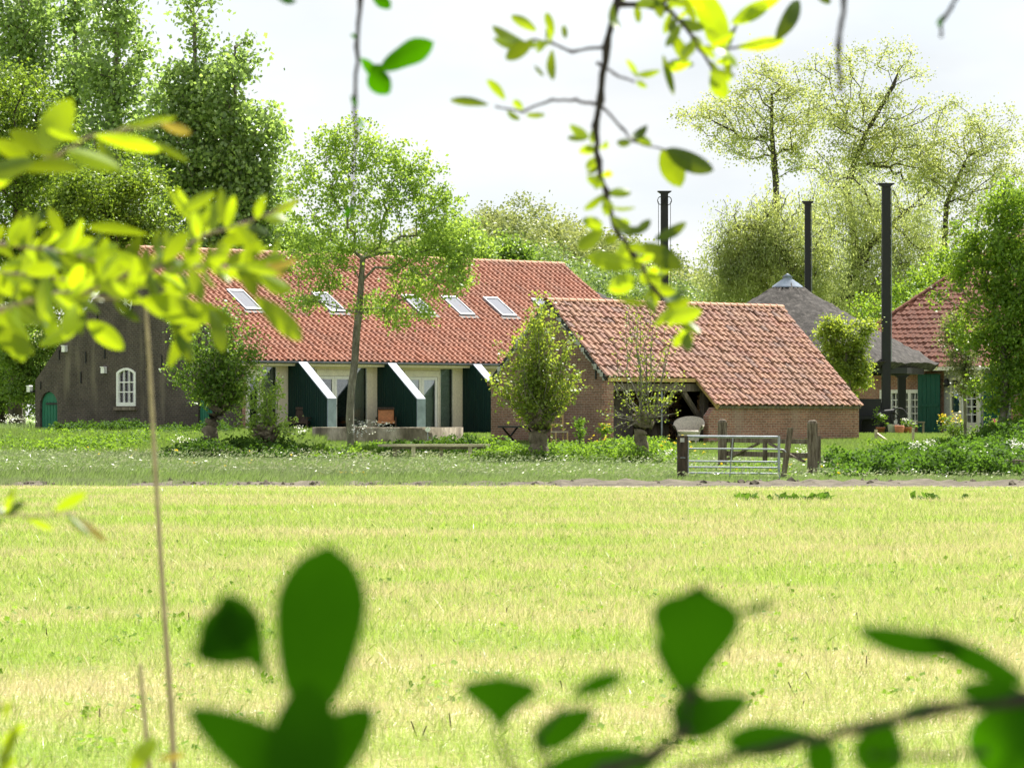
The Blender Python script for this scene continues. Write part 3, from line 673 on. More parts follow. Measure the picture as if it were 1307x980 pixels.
# ------------------------------------------------------------------ hay barns: thatched cap on black poles
def hay_barn(px, D, rad, zap, zeave, nsid, rot, label, poles, capr=.55, inner=True):
    c = P(px, 530, D); c.z = gz(D); r = empty('hay_barn', c, 0, label, 'hay barn')
    za, ze = zap - c.z, zeave - c.z
    prof = [(0.02, za - .02), (.12, za - .10), (.30, za - .28), (.55, za - .58), (.8, za - 1.0)]
    def rf(t): return t
    b = MB(); nseg = 26; per = 16; ring = []
    N = nsid * per
    def rad_at(t):
        a = (t - rot) % (2 * math.pi / nsid) - math.pi / nsid
        return math.cos(math.pi / nsid) / math.cos(a)
    vs, fs = [], []
    for i in range(nseg + 1):
        f = i / nseg; rr = capr * .8 + (rad - capr * .8) * f; mixp = f ** 1.2
        for j in range(N):
            t = 2 * math.pi * j / N; k = (1 - mixp) + mixp * rad_at(t)
            z = za - .28 - (za - .28 - ze) * (f ** .93) + rng.normal(0, .028)
            sag = .12 * f * f * (1 - abs(((t - rot) % (2 * math.pi / nsid)) / (math.pi / nsid) - 1))   # eaves sag between the corners
            vs.append((rr * k * math.cos(t), rr * k * math.sin(t), z - 0 * sag))
    for i in range(nseg):
        for j in range(N): fs.append((i * N + j, i * N + (j + 1) % N, (i + 1) * N + (j + 1) % N, (i + 1) * N + j))
    b.add([(x, y, z) for x, y, z in vs], [tuple(reversed(f)) for f in fs], True)
    last = vs[-N:]; b.add(last + [(x * .96, y * .96, z - .20) for x, y, z in last] + [(x * .5, y * .5, z + (za - ze) * .42) for x, y, z in last],
                          [(j, (j + 1) % N, N + (j + 1) % N, N + j) for j in range(N)] + [(N + j, N + (j + 1) % N, 2 * N + (j + 1) % N, 2 * N + j) for j in range(N)])
    b.build('thatched_roof', M['thatch'], r)
    MB().lathe([(capr, za - .33), (capr * .96, za - .28), (.16, za - .02), (.16, za + .04), (.2, za + .04), (.02, za + .16)], 20).build('roof_cap', M['white_cap'], r)
    MB().lathe([(rad * .84, ze - .17), (rad * .84, ze - .38), (rad * .80, ze - .38), (rad * .80, ze - .17), (rad * .84, ze - .17)], nsid * 2, smooth=False).build('ring_beam', M['tar'], r)
    for (ppx, pD, ytop, w, sheave) in poles:
        q = P(ppx, ytop, pD) - Vector(c); z0 = gz(pD) - c.z - .3
        pl = MB().box((q.x - w / 2, q.y - w / 2, z0), (q.x + w / 2, q.y + w / 2, q.z - .12)).build('pole', M['tar'], r)
        MB().prism([(q.x - w / 2, q.z - .12), (q.x + w / 2, q.z - .12), (q.x + w * .95, q.z - .03), (q.x + w * .95, q.z), (q.x - w * .95, q.z), (q.x - w * .95, q.z - .03)], 'y', q.y - w * .6, q.y + w * .6).build('pole_cap', M['tar'], pl)
        if sheave:
            for s in (-1, 1):
                sh = MB(); rr = .13
                pts = [(q.x + s * (w / 2 + .01) + rr * math.cos(t), q.y - w / 2 - .03, q.z - .42 + rr * math.sin(t) * 1.3) for t in [2 * math.pi * k / 16 for k in range(17)]]
                sh.tube(pts, .02, 5, False); sh.tube([(q.x + s * (w / 2 + .1), q.y - .1, q.z - .45), (q.x + s * (w / 2 + .11), q.y - .1, ze + .3)], .012, 5)
                sh.build('pulley', M['iron'], pl)
        else:
            MB().tube([(q.x + w / 2 + .03, q.y - .05, q.z - .15), (q.x + w / 2 + .03, q.y - .05, ze)], .015, 5).build('hoist_rod', M['galv'], pl)
    return r
hb = hay_barn(1005, 124.5, 5.75, P(0, 355, 124.5).z, 3.42, 5, R(12), 'round hay barn with grey thatched roof, white metal tip and tall black poles',
         [(1131, 119.9, 234, .29, False), (1031, 129.6, 257, .22, False), (1151, 127.5, 478, .28, False)])
hay_barn(737, 152, 4.3, P(0, 359, 152).z, 5.4, 6, 0, 'grey thatched hay barn roof behind the farmhouse with one black pulley pole',
         [(848, 150, 244, .31, True)])
# things under the hay barn
def under_barn():
    g = .92
    p = P(1131, 548, 119.3); r = empty('chaff_cutter', (p.x, 119.3, g), 0, 'black iron machine with a spoked flywheel at the foot of the black pole', 'machine')
    MB().box((-.2, -.12, .35), (.25, .2, .75)).tube([(-.3, 0, .75), (.3, 0, .8)], .1, 10).build('body', M['iron'], r)
    w = MB(); w.tube([(.42 + .26 * math.cos(t), -.15, .62 + .3 * math.sin(t)) for t in [2 * math.pi * k / 20 for k in range(21)]], .028, 6, False)
    for k in range(3):
        t = math.pi * k / 3 + .3; w.beam((.42 - .26 * math.cos(t), -.15, .62 - .3 * math.sin(t)), (.42 + .26 * math.cos(t), -.15, .62 + .3 * math.sin(t)), .03, .03, (0, 1, 0))
    w.build('flywheel', M['iron'], r)
    for x in (-.17, .2): MB().box((x - .03, -.1, 0), (x + .03, .1, .35)).build('leg', M['iron'], r)
    p = P(1140, 548, 118.7); MBo = MB().lathe([(.0, .0), (.15, .0), (.19, .36), (.205, .38), (.19, .38), (.15, .05), (0, .05)], 18)
    o = MBo.build('zinc_tub', M['pail']); o.location = (p.x, 118.7, g); tag(o, 'pale grey tub standing below the flywheel', 'tub')
    p = P(1148, 545, 118.4); o = MB().lathe([(0, 0), (.12, 0), (.17, .32), (.14, .34), (0, .30)], 16).build('terracotta_pot', M['terracotta']); o.location = (p.x, 118.4, g); tag(o, 'upright terracotta pot right of the pale grey tub', 'pot')
    p = P(1172, 545, 120.5); r = empty('plant_stool', (p.x, 120.5, g), 0, 'small wooden stool carrying a planter below the white window', 'stool')
    MB().box((-.22, -.14, .42), (.22, .14, .47)).build('top', M['oak'], r)
    for sx in (-1, 1):
        for sy in (-1, 1): MB().box((sx * .17 - .025, sy * .1 - .025, 0), (sx * .17 + .025, sy * .1 + .025, .42)).build('leg', M['oak'], r)
    # cart shed darkness: low black table and boards under the barn
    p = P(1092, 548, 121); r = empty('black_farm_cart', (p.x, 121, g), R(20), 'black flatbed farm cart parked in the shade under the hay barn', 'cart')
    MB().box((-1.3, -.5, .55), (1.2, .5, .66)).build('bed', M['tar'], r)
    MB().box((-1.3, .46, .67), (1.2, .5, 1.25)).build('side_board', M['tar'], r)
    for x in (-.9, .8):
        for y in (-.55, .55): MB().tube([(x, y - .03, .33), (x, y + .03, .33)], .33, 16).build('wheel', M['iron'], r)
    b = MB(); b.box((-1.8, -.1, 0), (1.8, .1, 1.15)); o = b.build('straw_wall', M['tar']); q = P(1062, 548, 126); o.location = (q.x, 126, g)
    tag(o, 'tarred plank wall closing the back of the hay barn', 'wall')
under_barn()

# ------------------------------------------------------------------ house at the right
def right_house():
    o = P(1330, 530, 126); root = empty('cottage', (o.x, 126, .92), TH,
        'cottage with red hipped tile roof darkened on its shaded end, grey plaster front and deep green doors', 'cottage')
    W = 10.4; ze = 2.45; A = W / 2; rise = 4.9; ov = .45; xb = 12
    cx_, cy_ = A, A
    # roof faces as tiled planes (hip end faces -x, main slopes face -y and +y)
    sl = rise / A; cs_, sn_ = 1 / math.hypot(1, sl), sl / math.hypot(1, sl); H = (A + ov) / cs_
    tile_roof('roof', M['shaded_tile'], root, (-ov, W + ov, ze), (0, -1, 0), (cs_, 0, sn_), (-sn_, 0, cs_), W + 2 * ov, H, .26, .27,
              keep=lambda a, b: b * cs_ < min(a, W + 2 * ov - a) + .1, amp=.045, jit=.008)  # hip end gets the darker tile, its shade put into the colour
    tile_roof('roof', M['shed_tile'], root, (-ov, -ov, ze), (1, 0, 0), (0, cs_, sn_), (0, -sn_, cs_), xb, H, .26, .27,
              keep=lambda a, b: b * cs_ < a + .1, amp=.045, jit=.008)
    MB().add([(-ov, -ov, ze - .03), (-ov, W + ov, ze - .03), (A, A, ze - .03 + sl * (A + ov)), (xb, -ov, ze - .03), (xb, W + ov, ze - .03), (xb, A, ze - .03 + sl * (A + ov))],
             [(0, 1, 2), (0, 2, 5, 3), (1, 4, 5, 2), (0, 3, 4, 1)]).build('roof_deck', M['tar'], root)
    for y in (-ov, W + ov):
        ridge('hip_tiles', M['shaded_tile'], root, (-ov, y, ze), (A, A, ze + sl * (A + ov)), .12, .35)
    MB().box((-ov - .12, -ov, ze - .13), (-ov + .02, W + ov, ze - .0)).box((-ov + .02, -ov, ze - .13), (-.003, W + ov, ze - .09)).build('gutter', M['cream_frame'], root)
    return root, W, ze
RH, RW, RZ = right_house()
_o = P(1330, 530, 126); RM = Matrix.Translation((_o.x, 126, .92)) @ Matrix.Rotation(TH, 4, 'Z')
def ry(px, x=0.0):                                # local y on the plane x where the sight line px meets it
    c, s = math.cos(TH), math.sin(TH); k = (px - PCX) / FPX
    # X = ox + x c - y s ; Y = oy + x s + y c ; X = k Y
    return (RM.translation.x + x * c - k * (RM.translation.y + x * s)) / (s + k * c)
def right_front():
    Y = lambda p: ry(p)
    ya, yb_, yc, yd = Y(1290), Y(1205), Y(1172), RW
    win = [(Y(1174), .40), (Y(1125), .40), (Y(1125), 1.58), (Y(1174), 1.58)]
    door = [(Y(1252), .0), (Y(1228), .0), (Y(1228), 1.75), (Y(1252), 1.75)]
    side = [(Y(1226), .75), (Y(1214), .75), (Y(1214), 2.0), (Y(1226), 2.0)]
    MB().wall([(ya, -.4), (yb_, -.4), (yb_, RZ - .12), (ya, RZ - .12)], [door, side], 'x', 0, .2).build('plaster_wall', M['plaster'], RH)
    MB().wall([(yb_ + .002, -.4), (yd, -.4), (yd, RZ - .12), (yb_ + .002, RZ - .12)], [win], 'x', 0.004, .2).build('brick_wall', M['red_brick'], RH)
    MB().wall([(0, -.4), (ya - .002, -.4), (ya - .002, RZ - .12), (0, RZ - .12)], [], 'x', 0.004, .2).build('brick_wall', M['red_brick'], RH)
    MB().box((.21, 0, -.4), (12, .2, RZ - .12)).build('side_wall', M['red_brick'], RH)
    MB().box((.21, RW - .2, -.4), (12, RW, RZ - .12)).build('side_wall', M['red_brick'], RH)
    MB().box((11.8, .21, -.4), (12, RW - .21, RZ - .12)).build('back_wall', M['red_brick'], RH)
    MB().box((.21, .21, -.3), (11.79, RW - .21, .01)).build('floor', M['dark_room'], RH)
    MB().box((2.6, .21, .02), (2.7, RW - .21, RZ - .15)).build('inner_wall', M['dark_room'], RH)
    # window range with small panes
    y0, y1 = min(win[0][0], win[1][0]), max(win[0][0], win[1][0]); n = 4
    fr = MB(); hs = []
    w = (y1 - y0) / n
    for k in range(n):
        a, b = y0 + k * w + .07, y0 + (k + 1) * w - .07; hs.append([(a, .5), (b, .5), (b, 1.5), (a, 1.5)])
    f = fr.wall([(y0 - .05, .36), (y1 + .05, .36), (y1 + .05, 1.63), (y0 - .05, 1.63)], hs, 'x', -.05, .1).build('window', M['white_paint'], RH)
    bars = MB()
    for h in hs:
        a, b = h[0][0], h[1][0]; bars.box((.0, (a + b) / 2 - .018, .5), (.05, (a + b) / 2 + .018, 1.5))
        for z in (.75, 1.0, 1.25): bars.box((.003, a, z - .018), (.047, b, z + .018))
    bars.build('glazing_bars', M['white_paint'], f)
    MB().box((.055, y0, .45), (.065, y1, 1.55)).build('pane', M['glass'], f)
    # white door with eight panes
    a, b = min(door[0][0], door[1][0]), max(door[0][0], door[1][0])
    hh = [(a + .22, .42), (b - .22, .42), (b - .22, 1.57), (a + .22, 1.57)]
    dr = MB().wall([(a + .04, .02), (b - .04, .02), (b - .04, 1.71), (a + .04, 1.71)], [hh], 'x', -.0, .05).build('door', M['cream_frame'], RH)
    MB().wall(door, [[(a + .05, .01), (b - .05, .01), (b - .05, 1.70), (a + .05, 1.70)]], 'x', -.03, .08).build('frame', M['white_paint'], dr)
    bars = MB(); y_ = (a + b) / 2; bars.box((-.01, y_ - .02, .42), (.04, y_ + .02, 1.57))
    for k in range(1, 4): bars.box((-.006, a + .22, .42 + .2875 * k - .018), (.036, b - .22, .42 + .2875 * k + .018))
    bars.build('glazing_bars', M['white_paint'], dr)
    MB().box((.042, a + .2, .4), (.048, b - .2, 1.6)).build('pane', M['glass'], dr)
    a, b = min(side[0][0], side[1][0]), max(side[0][0], side[1][0])
    sw = MB().wall([(a - .04, .2), (b + .04, .2), (b + .04, 2.05), (a - .04, 2.05)], [[(a + .04, .8), (b - .04, .8), (b - .04, 1.97), (a + .04, 1.97)]], 'x', -.03, .05).build('side_window', M['cream_frame'], RH)
    MB().box((.02, a, .76), (.03, b, 2.0)).build('pane', M['glass'], sw)
    # deep green outer doors standing proud of the wall
    for (p0, p1) in ((1200, 1172), (1284, 1256)):
        a, b = ry(p0, -.25), ry(p1, -.25); g = MB().box((-.28, a, -.1), (-.24, b, 2.2))
        for k in range(1, 5): y = a + (b - a) * k / 5; g.box((-.288, y - .004, -.1), (-.279, y + .004, 2.2))
        g.box((-.30, a + .05, 1.0), (-.281, b - .05, 1.1)).build('green_door', M['mid_green'], RH)
        MB().box((-.24, b - .05, -.1), (-.0, b, 2.2)).build('door_jamb', M['tar'], RH)
    MB().lathe([(0, 0), (.1, .0), (.12, .1), (.09, .26), (.04, .3)], 12, (-.2, ry(1208, -.2), 1.72)).build('lantern', M['iron'], RH)
right_front()

# ------------------------------------------------------------------ furniture in front of the farmhouse
def armchair(x, y, rz, label, cushion):
    p = farm_pt(x, y, .02); r = empty('armchair', p, TH + rz, label, 'armchair')
    MB().box((-.3, -.28, .38), (.3, .3, .47)).build('seat', cushion, r)
    MB().prism([(.2, .45), (.28, .45), (.40, .86), (.32, .86)], 'x', -.27, .27).build('backrest', cushion, r, bevel=.03)
    MB().prism([(.285, .86), (.43, .86), (.45, .94), (.31, .94)], 'x', -.3, .3).build('top_rail', M['dark_post'], r)
    for s in (-1, 1):
        MB().box((s * .33 - .03, -.3, .56), (s * .33 + .03, .34, .6)).build('armrest', M['dark_post'], r)
        MB().box((s * .33 - .025, -.28, 0), (s * .33 + .025, -.22, .56)).build('leg', M['dark_post'], r)
        MB().box((s * .33 - .025, .26, 0), (s * .33 + .025, .32, .56)).build('leg', M['dark_post'], r)
    return r
armchair(5.75, -1.0, R(-40), 'dark wooden armchair with orange leather cushions on the terrace beside the second green partition', M['leather'])
armchair(2.0, -1.0, R(-60), 'brown wooden armchair half hidden by the small pollard tree near the first green partition', M['dark_post'])

def wicker_chair():
    p = P(879, 553, 103.6); r = empty('wicker_chair', (p.x, 103.6, gz(103.6) + .0), R(-12), 'pale wicker tub chair facing the meadow at the mouth of the open shed', 'chair')
    n = 20; vs, fs = [], []
    for j in range(n + 1):                         # curved back shell, low at the arms and high behind
        t = math.pi * (-.12 + 1.24 * j / n); c_, s_ = math.cos(t), math.sin(t)
        top = .56 + .27 * max(0, s_) ** .7
        for k, (z, rr) in enumerate(((.12, .30), (.30, .33), (.46, .37), (top, .43), (top + .01, .47), (top - .05, .46), (.44, .41))):
            vs.append((rr * c_, rr * s_ * .8 , z))
    m = 7
    for j in range(n):
        for k in range(m - 1): fs.append((j * m + k, (j + 1) * m + k, (j + 1) * m + k + 1, j * m + k + 1))
    MB().add(vs, fs, True).build('backrest', M['wicker'], r)
    MB().lathe([(.0, .42), (.30, .42), (.33, .38), (.32, .33), (0, .33)], 20, (0, -.06, 0)).build('seat', M['wicker'], r)
    b = MB(); vs, fs = [], []
    for j in range(13):
        t = math.pi * (1 + j / 12); vs += [(.30 * math.cos(t), .28 * math.sin(t) - .05, .12), (.32 * math.cos(t), .3 * math.sin(t) - .05, .36)]
    b.add(vs, [(2 * j, 2 * j + 2, 2 * j + 3, 2 * j + 1) for j in range(12)], True).build('apron', M['wicker'], r)
    for x, y in ((-.25, -.25), (.25, -.25), (-.24, .2), (.24, .2)): MB().tube([(x, y, 0), (x * .95, y * .95, .36)], .028, 8).build('leg', M['wicker'], r)
wicker_chair()
def wood_chair():
    p = shed_pt(-.9, -1.45, 0); p.z = gz(p.y); r = empty('wooden_chair', p, R(20), 'pale wooden chair against the brick gable of the shed behind the young sapling', 'chair')
    MB().box((-.2, -.2, .42), (.2, .2, .46)).build('seat', M['plank'], r)
    bk = MB()
    for x in (-.19, .16): bk.box((x, .17, .46), (x + .03, .2, .95))
    bk.box((-.16, .172, .86), (.16, .198, .93)); bk.box((-.16, .172, .62), (.16, .198, .68)); bk.build('backrest', M['pale_wood'], r)
    for x in (-.18, .18):
        for y in (-.18, .18): MB().box((x - .018, y - .018, 0), (x + .018, y + .018, .42)).build('leg', M['pale_wood'], r)
wood_chair()
def dark_table():
    p = shed_pt(-.8, .1, 0); p.z = gz(p.y); r = empty('garden_table', p, TH, 'low dark folding table in the shade of the shed gable behind the big pollard', 'table')
    MB().box((-.5, -.7, .5), (.25, .7, .55)).build('top', M['tar'], r)
    for y in (-.55, .55):
        MB().beam((-.4, y, 0), (.15, y, .5), .04, .04).build('leg', M['tar'], r); MB().beam((.15, y + .03, 0), (-.4, y + .03, .5), .04, .04).build('leg', M['tar'], r)
dark_table()

def basin():
    D = 106.2; c = P(495, 530, D); r_ = 2.27; zt = P(0, 545.5, D - r_).z; g = gz(D - r_)
    o = MB().lathe([(r_, -.5), (r_, zt - g), (r_ - .18, zt - g), (r_ - .18, -.5)], 64).build('concrete_basin', M['concrete'])
    o.location = (c.x, D, g); tag(o, 'low round wall of stained concrete behind the ash trunk and the plank bench', 'basin')
    for px, lab in ((386 + 10, 'small pale metal bracket on the left end of the concrete basin'), (546, 'white lamp head on a thin grey stake in front of the concrete basin')):
        if px > 500:
            q = P(px, 566, 101.5); r = empty('garden_lamp', (q.x, 101.5, gz(101.5)), 0, lab, 'garden lamp')
            MB().tube([(0, 0, -.1), (0, 0, .5)], .016, 6).build('stake', M['galv'], r)
            MB().tube([(.0, .0, .55), (.0, -.10, .55)], .075, 12).build('lamp_head', M['white_paint'], r)
basin()
def bench():
    D = 96; a, b = P(484, 567, D), P(626, 567, D); z = a.z - gz(D)
    r = empty('plank_bench', ((a.x + b.x) / 2, D, gz(D)), 0, 'long low bench of one sunbleached plank on wooden legs among the nettles', 'bench')
    h = (b.x - a.x) / 2
    MB().prism([(-h + .12, -.28), (h, -.3), (h, .3), (-h + .12, .28), (-h, .16), (-h - .03, -.1)], 'z', z - .06, z).build('seat', M['plank'], r)
    MB().box((-h + .35, -.2, z - .13), (h - .1, -.12, z - .062)).build('rail', M['oak'], r)
    for px, y in ((504, .1), (528, -.22), (563, .12), (600, -.2)):
        x = P(px, 0, D).x - (a.x + b.x) / 2; MB().box((x - .055, y - .05, -.2), (x + .055, y + .05, z - .062)).build('leg', M['plank'], r)
bench()

# ------------------------------------------------------------------ gates and posts
def steel_gate():
    D = 84.0; g = gz(D); A = P(878, 0, D).x; B = P(994, 0, D).x
    r = empty('metal_gate', (A, D, g), R(-1.5), 'galvanised tubular field gate with six rails between the dark post and the leaning post', 'gate')
    L = B - A
    zz = lambda py: P(0, py, D).z - g
    for i, py in enumerate((557, 572.5, 588.5, 596, 603.5, 611.5)):
        MB().tube([(-.02, 0, zz(py)), (L, 0, zz(py + .8))], .032 if i == 0 else .021, 10).build('rail', M['galv'], r)
    MB().tube([(L, 0, zz(613)), (L, 0, zz(556))], .032, 10).build('stile', M['galv'], r)
    MB().tube([(.0, 0, zz(612)), (.0, 0, zz(556))], .026, 10).build('stile', M['galv'], r)
    MB().tube([(P(935.5, 0, D).x - A, -.035, zz(557)), (P(931, 0, D).x - A, -.035, zz(612))], .014, 8).build('brace', M['galv'], r)
    MB().tube([(L, -.02, zz(573)), (L + .12, -.05, zz(574)), (L + .17, -.05, zz(577))], .012, 6).build('latch', M['galv'], r)
steel_gate()
def post(px, D, py_top, w, mat, label, lean=0, top='flat', d=None, name='gate_post'):
    p = P(px, py_top, D); g = gz(D); h = p.z - g; d = d or w
    b = MB(); n = 7
    pts = []
    for i in range(n):
        t = i / (n - 1); k = 1 + rng.normal(0, .025)
        pts.append((w / 2 * k, d / 2 * k, -.3 + (h + .3) * t, lean * t))
    vs = []
    for (a, c_, z, s) in pts: vs += [(s - a * .8, -c_, z), (s + a * .8, -c_, z), (s + a, -c_ * .8, z), (s + a, c_ * .8, z), (s + a * .8, c_, z), (s - a * .8, c_, z), (s - a, c_ * .8, z), (s - a, -c_ * .8, z)]
    if top == 'round':
        for q, e in ((.8, .05), (.45, .085)): vs += [(lean + (x - lean) * q, y * q, h + e) for (x, y, z) in vs[(n - 1) * 8:n * 8]]
        n += 2
    fs = [(i * 8 + j, i * 8 + (j + 1) % 8, (i + 1) * 8 + (j + 1) % 8, (i + 1) * 8 + j) for i in range(n - 1) for j in range(8)] + [tuple((n - 1) * 8 + j for j in range(8))]
    o = b.add(vs, fs).build(name, mat); o.location = (p.x - lean, D, g)
    return tag(o, label, 'post')
o = post(871, 84.0, 556, .25, M['dark_post'], 'thick dark timber post carrying the metal gate on its left')
MB().tube([(.13 * math.cos(t), .13 * math.sin(t), .55) for t in [2 * math.pi * k / 12 for k in range(13)]], .012, 5, False).build('wire', M['galv'], o)
MB().box((-.06, -.14, .92), (.04, -.126, 1.02)).build('lichen_patch', M['plaster'], o)
post(1009, 84.3, 546, .135, M['post_wood'], 'slim brown post leaning right at the latch end of the metal gate', lean=.22, d=.12)
post(922, 90.0, 539, .22, M['post_wood'], 'round topped grey post at the left end of the wooden gate', top='round')
post(1037, 86.5, 540, .24, M['post_wood'], 'tall round topped split post at the right end of the wooden gate', top='round')
post(1045, 88, 556, .1, M['post_wood'], 'short thin post just right of the tall split post')
post(1118, 108, 548, .09, M['plank'], 'thin pale stake with a slanting strut on the lawn', name='stake')
post(1165.5, 106, 546, .075, M['plank'], 'thin pale stake standing alone on the lawn in front of the stool', name='stake')
def strut():
    p = P(1119, 553, 108.1); q = P(1134, 566, 107)
    o = MB().beam(p, (q.x, q.y, gz(107)), .06, .06).build('strut', M['plank']); tag(o, 'slanting strut propped against the pale stake', 'strut')
strut()
def wooden_gate():
    D0, D1 = 90.0, 86.8; a, b = P(928, 0, D0), P(1031, 0, D1); g = .2
    r = empty('wooden_gate', (a.x, D0, g), math.atan2(D1 - D0, b.x - a.x), 'old grey five piece wooden gate with braces behind the metal gate', 'gate')
    L = math.hypot(b.x - a.x, D1 - D0); Dm = 88.4; zz = lambda py: P(0, py, Dm).z - g
    MB().beam((0, 0, zz(562)), (L, 0, zz(563)), .06, .12).build('rail', M['post_wood'], r)
    MB().beam((0, 0, zz(579.5)), (L, 0, zz(580.5)), .06, .13).build('rail', M['post_wood'], r)
    MB().beam((L * .5, -.05, zz(561)), (L * .5, -.05, zz(588)), .12, .04).build('stile', M['post_wood'], r)
    MB().beam((.02, -.055, zz(588)), (L * .42, -.055, zz(566)), .04, .09, (0, 1, 0)).build('brace', M['post_wood'], r)
    MB().beam((L * .98, -.055, zz(588)), (L * .56, -.055, zz(566)), .04, .09, (0, 1, 0)).build('brace', M['post_wood'], r)
    MB().beam((L * .05, .05, zz(560)), (L * .03, .05, zz(588)), .08, .04).build('stile', M['post_wood'], r)
wooden_gate()
def logpile():
    p = P(1285, 600, 86); r = empty('tree_stump', (p.x, 86, gz(86)), 0, 'weathered brown tree stump among the white umbels at the field edge', 'stump')
    b = MB(); prof = [(.75, -.1), (.62, .12), (.55, .3), (.52, .42), (0.02, .44)]; n = 22; vs, fs = [], []
    for q, (rr, z) in enumerate(prof):
        for j in range(n):
            k = 1 + .12 * math.sin(3 * j) * (1 if q < 4 else 0); vs.append((rr * k * math.cos(2 * math.pi * j / n), rr * k * .7 * math.sin(2 * math.pi * j / n), z))
    for i in range(4):
        for j in range(n): fs.append((i * n + j, i * n + (j + 1) % n, (i + 1) * n + (j + 1) % n, (i + 1) * n + j))
    b.add(vs, fs).build('stump', M['post_wood'], r)
logpile()

# ------------------------------------------------------------------ vegetation helpers
def unit(a): return a / np.maximum(np.linalg.norm(a, axis=1, keepdims=True), 1e-9)
def leaf_quads(c, size, up=.35, wr=.36, axis=None, droop=0.0):
    """one folded diamond per centre: 4 corners; normals lean towards the sky by `up`"""
    n = len(c); size = np.asarray(size).reshape(-1, 1) * np.ones((n, 1))
    nrm = unit(rng.normal(size=(n, 3)) + np.array([0, 0, up * 2.0]))
    a = rng.normal(size=(n, 3)) if axis is None else axis + rng.normal(size=(n, 3)) * .35
    a[:, 2] -= droop
    a = unit(a - nrm * np.sum(a * nrm, axis=1, keepdims=True)); b = np.cross(nrm, a)
    L, w = size / 2, size * wr
    q = np.stack([c - a * L, c + b * w - a * L * .1, c + a * L, c - b * w - a * L * .1], 1)
    return q.reshape(-1, 3)
def foliage(name, centres, mat, parent, leaf, per, spread, up=.35, flat=.75, wr=.36, vary=.3, droop=0.0, strand=0.0, skew=None):
    k = len(centres); idx = np.repeat(np.arange(k), per)
    off = rng.normal(size=(len(idx), 3)); off *= (rng.random((len(idx), 1)) ** .4) * spread; off[:, 2] *= flat
    c = np.asarray(centres)[idx] + off
    if strand:
        t = rng.random(len(idx)) ** .8
        st = rng.normal(size=(k, 3, 2)) * .25
        c[:, 2] += .25 - t * strand * (.6 + .8 * np.repeat(rng.random(k), per)); c[:, 0] += (t ** .5) * np.repeat(rng.normal(size=k) * .3 - .12, per); c[:, 1] += (t ** .5) * np.repeat(rng.normal(size=k) * .3, per)
    return np_mesh(name, leaf_quads(c, leaf * (1 - vary + 2 * vary * rng.random(len(c))), up, wr, droop=droop), 4, mat, parent)
def skeleton(trunk, tr, pts, name, mat, parent, tip=.008, up_bias=.6, wob=.12, taper=.75, sides=6, power=.47):
    """grow limbs from the trunk polyline to every point, thickness from the flow each limb carries"""
    N = [Vector(p) for p in trunk]
    dense = [N[0]]
    for a, b in zip(N, N[1:]):
        m = max(1, int((b - a).length / .35))
        for i in range(1, m + 1): dense.append(a.lerp(b, i / m))
    pos = [np.array(p) for p in dense]; par = [-1] + list(range(len(dense) - 1)); dep = [0.0] * len(dense)
    T = len(dense); start = max(1, int(T * .25))
    pts = np.asarray(pts); tz = np.array([p[2] for p in pos[:T]])
    order = np.argsort([min(np.linalg.norm(p - q) for q in pos[start:T:2]) for p in pts])
    arr = np.array(pos)
    for i in order:
        a = pts[i]; d = arr - a; dist = np.linalg.norm(d, axis=1)
        cost = dist + up_bias * np.maximum(0, arr[:, 2] - a[2] + .35 * dist) + .15 * np.array(dep)
        cost[:start] += 50
        j = int(np.argmin(cost)); p0 = arr[j]; L = dist[j]
        m = max(1, min(5, int(L / .45))); new = []
        prev = j
        gdir = (arr[j] - arr[par[j]]) if par[j] >= 0 else np.array([0, 0, 1.])
        gdir = gdir / (np.linalg.norm(gdir) + 1e-9)
        for s in range(1, m + 1):
            t = s / m; q = p0 + (a - p0) * t + gdir * L * .22 * math.sin(math.pi * t) + (rng.normal(size=3) * wob * L * .25 * (1 - t))
            pos.append(q); par.append(prev); dep.append(dep[j] + L * t); prev = len(pos) - 1; new.append(q)
        arr = np.vstack([arr, np.array(new)])
    n = len(pos); flow = np.zeros(n); kids = [[] for _ in range(n)]
    for i in range(n): 
        if par[i] >= 0: kids[par[i]].append(i)
    for i in range(n - 1, -1, -1):
        flow[i] = max(1.0, sum(flow[k] for k in kids[i]))
    rad = tr * (flow / flow[0]) ** power; rad = np.maximum(rad, tip)
    for i in range(T): rad[i] = max(rad[i], tr * (1 - taper * i / T) if len(kids[i]) else tip)
    rad[0] *= 1.25
    b = MB(); used = [False] * n
    # chains: follow the child with the largest flow
    stack = [(0, None)]
    while stack:
        s, pr = stack.pop(); chain = [pr] if pr is not None else []; rr = [rad[s]] if pr is not None else []
        cur = s
        while True:
            chain.append(cur); rr.append(rad[cur])
            if not kids[cur]: break
            ks = sorted(kids[cur], key=lambda k: -flow[k])
            for k in ks[1:]: stack.append((k, cur))
            cur = ks[0]
        if len(chain) > 1: b.tube([pos[c] for c in chain], rr, sides if rr[0] > .05 else (5 if rr[0] > .02 else 3), False)
    return b.build(name, mat, parent)
def in_blobs(blobs, n, shell=2.0):
    w = np.array([b[3] * b[4] * b[5] * (b[6] if len(b) > 6 else 1) for b in blobs]); w = w / w.sum()
    idx = rng.choice(len(blobs), n, p=w); d = unit(rng.normal(size=(n, 3))) * (rng.random((n, 1)) ** (1 / (3.0 * shell / 2.0)))
    B = np.array([b[:6] for b in blobs])[idx]
    return B[:, :3] + d * B[:, 3:]
